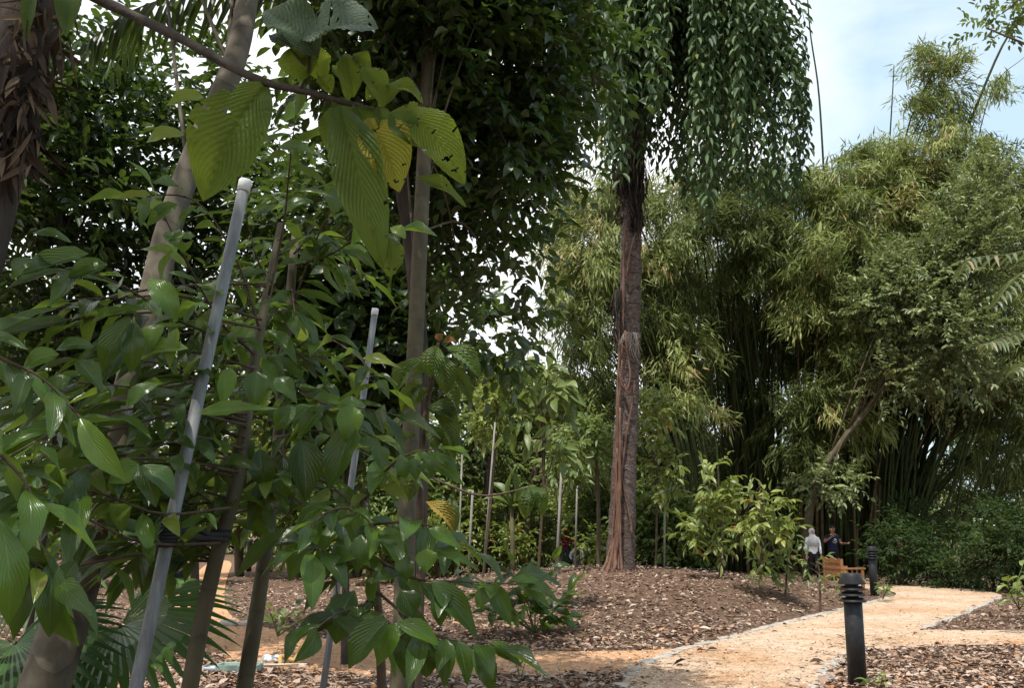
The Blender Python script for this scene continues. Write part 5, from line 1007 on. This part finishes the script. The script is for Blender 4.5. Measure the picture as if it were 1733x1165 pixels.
# ------------------------------------------------------------------ people
def skin_mesh(name, chains, mat, parent, sub=2):
    V = []; E = []; Rd = []; key = {}
    def vid(p):
        k = tuple(round(c, 4) for c in p[:3])
        if k not in key: key[k] = len(V); V.append(p[:3]); Rd.append(p[3])
        return key[k]
    for ch in chains:
        ids = [vid(p) for p in ch]
        for a, b in zip(ids, ids[1:]): E.append((a, b))
    me = bpy.data.meshes.new(name); me.from_pydata(V, E, []); me.update()
    o = bpy.data.objects.new(name, me); col.objects.link(o)
    sk = o.modifiers.new('skin', 'SKIN'); sk.use_smooth_shade = True
    if not me.skin_vertices: me.skin_vertices.new()
    for i, r in enumerate(Rd):
        r = r if isinstance(r, tuple) else (r, r)
        me.skin_vertices[0].data[i].radius = r
    me.skin_vertices[0].data[0].use_root = True
    ss = o.modifiers.new('sub', 'SUBSURF'); ss.levels = sub; ss.render_levels = sub
    dg = bpy.context.evaluated_depsgraph_get(); dg.update()
    m2 = bpy.data.meshes.new_from_object(o.evaluated_get(dg)); m2.name = name
    bpy.data.objects.remove(o)
    q = link(name, m2, mat, parent); q.matrix_parent_inverse = Matrix(); return q
SKIN1 = plain('warm_skin', (0.42, 0.24, 0.16), 0.5); SKIN2 = plain('tan_skin', (0.30, 0.16, 0.10), 0.5); SKIN3 = plain('dark_skin', (0.10, 0.055, 0.035), 0.5)
def hand(wrist, d, palmn, curl=0.5):
    """palm and five fingers as chains growing from the wrist"""
    w_ = np.array(wrist[:3]); d = nrm(d); pn = nrm(np.array(palmn) - d * np.dot(palmn, d)); sd_ = np.cross(d, pn); ch = []
    palm = w_ + d * 0.05; ch.append([tuple(wrist), (*palm, 0.026)])
    for k, (o_, l) in enumerate([(-0.030, 0.062), (-0.010, 0.075), (0.010, 0.08), (0.030, 0.07)]):
        k0 = palm + d * 0.04 + sd_ * o_; k1 = k0 + d * l * 0.5 + pn * l * 0.25 * curl; k2 = k1 + d * l * 0.4 * (1 - curl * .6) + pn * l * 0.5 * curl
        ch.append([(*palm, 0.026), (*k0, 0.011), (*k1, 0.009), (*k2, 0.0075)])
    t0 = w_ + d * 0.03 - sd_ * 0.035; t1 = t0 + d * 0.035 - sd_ * 0.025 + pn * 0.015; t2 = t1 + d * 0.03 + pn * 0.015
    ch.append([(*palm, 0.026), (*t0, 0.013), (*t1, 0.010), (*t2, 0.008)])
    return ch
def person(label, loc, rz, scale, J, skin, shirt, trousers, shoes, hair=None, sleeve='short', hat=None, hijab=None, group=None, extra=None):
    """J: joints in metres for a 1.70 m figure, facing -Y; keys: pelvis chest neck head, shR elR wrR, shL elL wrL, hipR knR anR, hipL knL anL"""
    t = empty('person', loc, label, 'person', group, rz); t.scale = (scale,) * 3
    A = {k: np.array(v, float) for k, v in J.items()}
    def P(k, r): return (*A[k], r)
    mid = lambda a, b, f=.5: A[a] * (1 - f) + A[b] * f
    hd = A['head']; fw = nrm(A.get('face', np.array([0, -1, 0.0])))
    ch = [[P('pelvis', (.145, .10)), (*mid('pelvis', 'chest'), (.125, .095)), P('chest', (.15, .105)), P('neck', .055), (*(hd - (0, 0, .07) + fw * .01), (.062, .07)), (*(hd + (0, 0, .02)), (.078, .088)), (*(hd + (0, 0, .085)), .06)]]
    for s in 'RL':
        el, wr, sh = A['el' + s], A['wr' + s], A['sh' + s]
        ch.append([P('chest', (.15, .105)), P('sh' + s, .056), (*mid('sh' + s, 'el' + s), .047), P('el' + s, .038), (*mid('el' + s, 'wr' + s, .35), .038), P('wr' + s, .024)])
        ch += hand((*wr, .024), wr - el, A.get('palm' + s, np.array([0, -1, 0.2])), .55)
        ch.append([P('pelvis', (.145, .10)), P('hip' + s, .088), (*mid('hip' + s, 'kn' + s), .075), P('kn' + s, .055), (*mid('kn' + s, 'an' + s, .3), .054), P('an' + s, .036), (*(A['an' + s] + fw * np.array([.13, .13, 0]) - (0, 0, .05)), .03)])
    body = skin_mesh('body', ch, skin, t)
    # face
    sdv = np.cross(fw, UP)
    f = MB().ball(hd + fw * .088 + (0, 0, -.012), (.012, .014, .022)); f.build('nose', skin, body).matrix_parent_inverse = Matrix()
    e = MB(); [e.ball(hd + fw * .074 + sdv * s * .03 + UP * .018, .010) for s in (-1, 1)]; e.build('eyes', M['rubber'], body).matrix_parent_inverse = Matrix()
    mth = MB().ball(hd + fw * .078 + UP * -.05, (.024, .010, .007)); mth.build('mouth', plain('lips', (.28, .10, .08), .5), body).matrix_parent_inverse = Matrix()
    if not hijab:
        er = MB(); [er.ball(hd + sdv * s * .082 + UP * -.0, (.014, .022, .032)) for s in (-1, 1)]; er.build('ears', skin, body).matrix_parent_inverse = Matrix()
    # clothes
    k = 1.0 if sleeve == 'long' else .55
    ch = [[(*(A['pelvis'] - (0, 0, .06)), (.17, .12)), P('pelvis', (.168, .122)), (*mid('pelvis', 'chest'), (.152, .115)), P('chest', (.172, .122)), (*mid('chest', 'neck', .8), (.075, .07))]]
    for s in 'RL':
        c = [P('chest', (.172, .122)), P('sh' + s, .070), (*mid('sh' + s, 'el' + s, .55), .062)]
        if sleeve == 'long': c += [P('el' + s, .050), (*mid('el' + s, 'wr' + s, .92), .038)]
        ch.append(c)
    sh_ = skin_mesh('shirt', ch, shirt, t)
    ch = [[(*(A['pelvis'] + (0, 0, .10)), (.158, .112)), P('pelvis', (.168, .122))]]
    for s in 'RL': ch.append([P('pelvis', (.168, .122)), P('hip' + s, .102), (*mid('hip' + s, 'kn' + s), .09), P('kn' + s, .072), (*mid('kn' + s, 'an' + s, .95), .058)])
    skin_mesh('trousers', ch, trousers, t)
    for s in 'RL':
        a = A['an' + s]; skin_mesh('shoe', [[(*(a - (0, 0, .04)), .045), (*(a + fw * .07 - (0, 0, .055)), (.042, .035)), (*(a + fw * .16 - (0, 0, .062)), (.036, .025))]], shoes, t)
    if hair is not None:
        b = MB()
        for i in range(26):
            a = rng.uniform(0, 6.28); q = hd + np.array([.055 * math.cos(a), .055 * math.sin(a), 0]) * rng.random() ** .5 - fw * .022 + UP * (.075 + rng.normal(0, .01))
            b.ball(q, (.04, .04, .03), 8, 6)
        b.ball(hd - fw * .028 + UP * .045, (.088, .088, .082)); b.build('hair', hair, body).matrix_parent_inverse = Matrix()
    if hijab is not None:
        b = MB().ball(hd - fw * .050 + UP * .026, (.104, .098, .120), 20, 14)
        n_ = mid('neck', 'chest', .0)
        b.lathe([(.088, -.055), (.094, -.085), (.125, -.14), (.175, -.20), (.205, -.28), (.195, -.36), (.172, -.44), (.16, -.445)], (hd[0] - fw[0] * .02, hd[1] - fw[1] * .02, hd[2]), 22)
        for i in range(9):
            a = rng.uniform(-2.6, -.5); q = [hd + np.array([r * math.cos(a + rng.normal(0, .1)), r * .95 * math.sin(a), z]) for r, z in ((.10, -.12), (.17, -.20), (.20, -.29), (.185, -.38))]
            b.tube(curve_pts(q, 8), .014, 5)
        b.build('headscarf', hijab, body).matrix_parent_inverse = Matrix()
    if hat is not None:
        MB().lathe([(.135, .055), (.14, .062), (.108, .075), (.10, .12), (.07, .155), (.0001, .165)], tuple(hd), 20).build('helmet', hat, t).matrix_parent_inverse = Matrix()
    if extra: extra(t, body, sh_, A)
    return t
BASE = dict(pelvis=(0, 0, .93), chest=(0, .01, 1.27), neck=(0, .01, 1.46), head=(0, -.02, 1.59), hipR=(-.09, 0, .86), hipL=(.09, 0, .86), knR=(-.095, -.03, .50), knL=(.10, .0, .50), anR=(-.10, .03, .09), anL=(.11, .03, .09), shR=(-.185, .01, 1.38), shL=(.185, .01, 1.38), elR=(-.225, .02, 1.10), wrR=(-.22, -.05, .86), elL=(.225, .02, 1.10), wrL=(.22, -.05, .86))
black_cloth = plain('black_cloth', (.012, .012, .015), .9); white_cloth = plain('white_cloth', (.80, .81, .83), .9)
J = dict(BASE); J.update(knL=(.085, -.14, .51), anL=(.09, -.10, .10), anR=(-.09, .16, .12), knR=(-.09, .02, .50), wrR=(-.235, -.02, .86), elL=(.235, .01, 1.10), wrL=(.23, -.07, .86), face=(.15, -1, 0))
g = gnd(1379, 986)
person('woman in grey headscarf, white top and black trousers walking left of the bench', (g[0], g[1], 0), 0.06, 0.95, J, SKIN1, white_cloth, black_cloth, plain('white_shoe', (.75, .75, .75), .6), sleeve='long', hijab=noise_mat('grey_scarf', [(.35, (.46, .45, .47)), (.65, (.68, .67, .70))], scale=30, stretch=(1, 1, .3), rough=.9))
def print_marks(t, body, sh_, A):
    b = MB(); c = A['chest'] + np.array([0.0, -.128, -.03])
    for (x, z, w_, h_) in [(.02, .05, .035, .03), (.06, .04, .018, .035), (-.01, .0, .02, .02), (.035, -.01, .03, .014), (.07, -.02, .012, .025), (-.03, -.05, .018, .012), (.01, -.06, .022, .016), (.05, -.07, .014, .012), (-.05, -.02, .012, .01)]:
        b.box(c + np.array([x, 0, z]), (w_ * .6, .012, h_ * .6), rot=Matrix.Rotation(rng.uniform(-.5, .5), 3, 'Y'))
    b.build('shirt_print', white_cloth, sh_, False).matrix_parent_inverse = Matrix()
J = dict(BASE); J.update(shR=(-.19, .0, 1.38), elR=(-.33, -.12, 1.20), wrR=(-.10, -.20, 1.38), palmR=(1, 0, .3), elL=(.26, -.02, 1.16), wrL=(.36, -.20, 1.16), palmL=(-.5, 0, 1), face=(.1, -1, 0))
g = gnd(1413, 984)
person('man in dark blue printed t-shirt behind the bench, one hand at his chin', (g[0], g[1], 0), 0.1, 1.0, J, SKIN2, plain('navy_cloth', (.012, .016, .05), .9), black_cloth, black_cloth, hair=M['rubber'], extra=print_marks)
J = dict(BASE); J.update(face=(.1, -1, -.15), elR=(-.25, -.08, 1.12), wrR=(-.12, -.26, 1.08), elL=(.25, -.08, 1.12), wrL=(.12, -.26, 1.08))
g = at(957, 955, 40)
person('worker in a red shirt and yellow helmet standing among far green bushes', (g[0], 40, 0), 0, .93, J, SKIN3, plain('crimson_cloth', (.32, .01, .035), .9), plain('grey_cloth', (.1, .1, .11), .9), black_cloth, hat=plain('yellow_helmet', (.62, .38, .04), .4), group=None)
J = dict(BASE); J.update(pelvis=(.05, .12, .36), chest=(-.02, .0, .66), neck=(-.06, -.06, .82), head=(-.09, -.10, .94), hipR=(-.05, .10, .32), hipL=(.14, .08, .32), knR=(-.16, -.24, .46), knL=(.16, -.26, .46), anR=(-.12, -.02, .09), anL=(.16, -.02, .09), shR=(-.2, -.02, .74), shL=(.16, -.02, .74), elR=(-.3, -.22, .56), wrR=(-.26, -.42, .44), elL=(.2, -.25, .56), wrL=(.05, -.42, .44), face=(-.5, -.8, -.2))
g = at(978, 960, 38)
person('worker in white clothes and an orange hat crouching at the far edge of the mulch', (g[0], 38, tz(g[0], 38)), 0, 1.0, J, SKIN3, white_cloth, plain('pale_grey_cloth', (.5, .5, .52), .9), black_cloth, hat=plain('orange_hat', (.75, .22, .04), .6), sleeve='long')
J = dict(BASE); J.update(pelvis=(0, 0, .93), face=(.9, .4, 0), knR=(-.03, -.08, .50), anR=(-.07, .03, .09), knL=(.14, .06, .50), anL=(.12, .18, .10), elR=(-.1, -.2, 1.1), wrR=(.15, -.25, 1.12), elL=(.28, -.02, 1.12), wrL=(.3, -.2, 1.0), chest=(.06, .0, 1.27), neck=(.1, .0, 1.46), head=(.13, .0, 1.58), shR=(-.08, -.1, 1.38), shL=(.24, .06, 1.38))
g = gnd(293, 1062)
person('person in a teal top and black trousers on the shaded path behind leaves', (g[0] , g[1], 0), 0, 1.0, J, SKIN2, plain('teal_cloth', (.01, .10, .12), .9), black_cloth, black_cloth, hair=M['rubber'])

# ------------------------------------------------------------------ things left on the ground at lower left
g = gnd(405, 1142)
t = empty('plastic_tray', (g[0], g[1], .02), 'pale green plastic tray with an upright white panel lying behind the olive stem', 'tray')
c = np.array([g[0], g[1], .06]); pg = plain('pale_green_plastic', (.32, .42, .36), .5)
b = MB().box(c, (.24, .16, .012)); [b.box(c + np.array([s * .235, 0, .03]), (.008, .158, .028)) for s in (-1, 1)]; [b.box(c + np.array([0, s * .152, .03]), (.226, .008, .028)) for s in (-1, 1)]
b.build('tray', pg, t, False, bevel=.006); MB().box(c + np.array([.06, .20, .15]), (.06, .018, .165), rot=Matrix.Rotation(.12, 3, 'Y')).build('panel', plain('pale_mint_plastic', (.62, .70, .66), .45), t, False, bevel=.012)
g = gnd(355, 1142)
t = empty('water_bottle', (g[0], g[1], 0), 'clear bluish plastic bottle lying in the litter left of the green tray', 'bottle')
c = np.array([g[0], g[1], .06]); bt = MB(); bt.tube([c + np.array([x, 0, 0]) for x in (-.12, -.115, -.03, .03, .08, .10, .125)], [.02, .036, .034, .036, .035, .016, .014], 14); bt.build('bottle', plain('bluish_plastic', (.35, .45, .55), .2), t)
MB().tube([c + np.array([.12, 0, 0]), c + np.array([.15, 0, 0])], .016, 12).build('cap', plain('blue_cap', (.05, .15, .45), .4), t)
g = gnd(452, 1130); c = np.array([g[0], g[1], .05])
t = empty('work_gloves', (g[0], g[1], 0), 'crumpled grey white cloth gloves on the litter just right of the olive stem', 'gloves')
b = MB()
for i in range(9): 
    a = rng.uniform(-.6, .6); q = c + np.array([rng.normal(0, .05), rng.normal(0, .03), rng.uniform(0, .05)]); b.tube(curve_pts([q, q + (.06, .02 * a, .03), q + (.12, .05 * a, .0)], 6), [.02, .028, .026, .022, .018, .01], 7)
b.build('cloth', white_cloth, t)
g = gnd(470, 1135); c = np.array([g[0], g[1], .04])
t = MB(); t.tube([c + (-.28, -.03, .02), c + (.0, 0, .02), c + (.26, .06, .02)], .014, 8); t.box(c + (.29, .065, .02), (.05, .035, .006), .2)
tag(t.build('hand_tool', plain('pale_wood', (.55, .47, .36), .7)), 'pale wooden handled hand tool lying beside the cloth gloves', 'hand tool')
g = gnd(500, 1130); c = np.array([g[0], g[1], .03])
t = MB(); q = curve_pts([c + (-.16, -.12, .0), c + (-.18, -.02, .1), c + (-.08, .02, .06), c + (.05, .0, .04), c + (.12, .03, .12), c + (.16, .05, .22), c + (.08, .06, .24), c + (.03, .04, .14), c + (-.02, .0, .03)], 40)
t.tube(q, .028, 8)
tag(t.build('strap', plain('tan_webbing', (.42, .27, .10), .8)), 'tan looped strap lying on the litter at the edge of the shaded path', 'strap')
for px, w_, lab in [(352, .34, 'pale edging stone left of the other two beside the shaded path'), (388, .3, 'pale edging stone in the middle of three beside the shaded path'), (420, .26, 'pale edging stone right of the other two beside the shaded path')]:
    g = gnd(px, 1060); v = MB().ball((g[0], g[1], .02), (w_ * .62, .16, .09), 14, 8); v.v = [(x + .02 * math.sin(9 * y + 5 * x), y + .02 * math.sin(7 * x), z * (1 + .12 * math.sin(11 * x))) for x, y, z in v.v]
    tag(v.build('edging_stone', M['stone']), lab, 'stone', 'pale stones edging the shaded path')
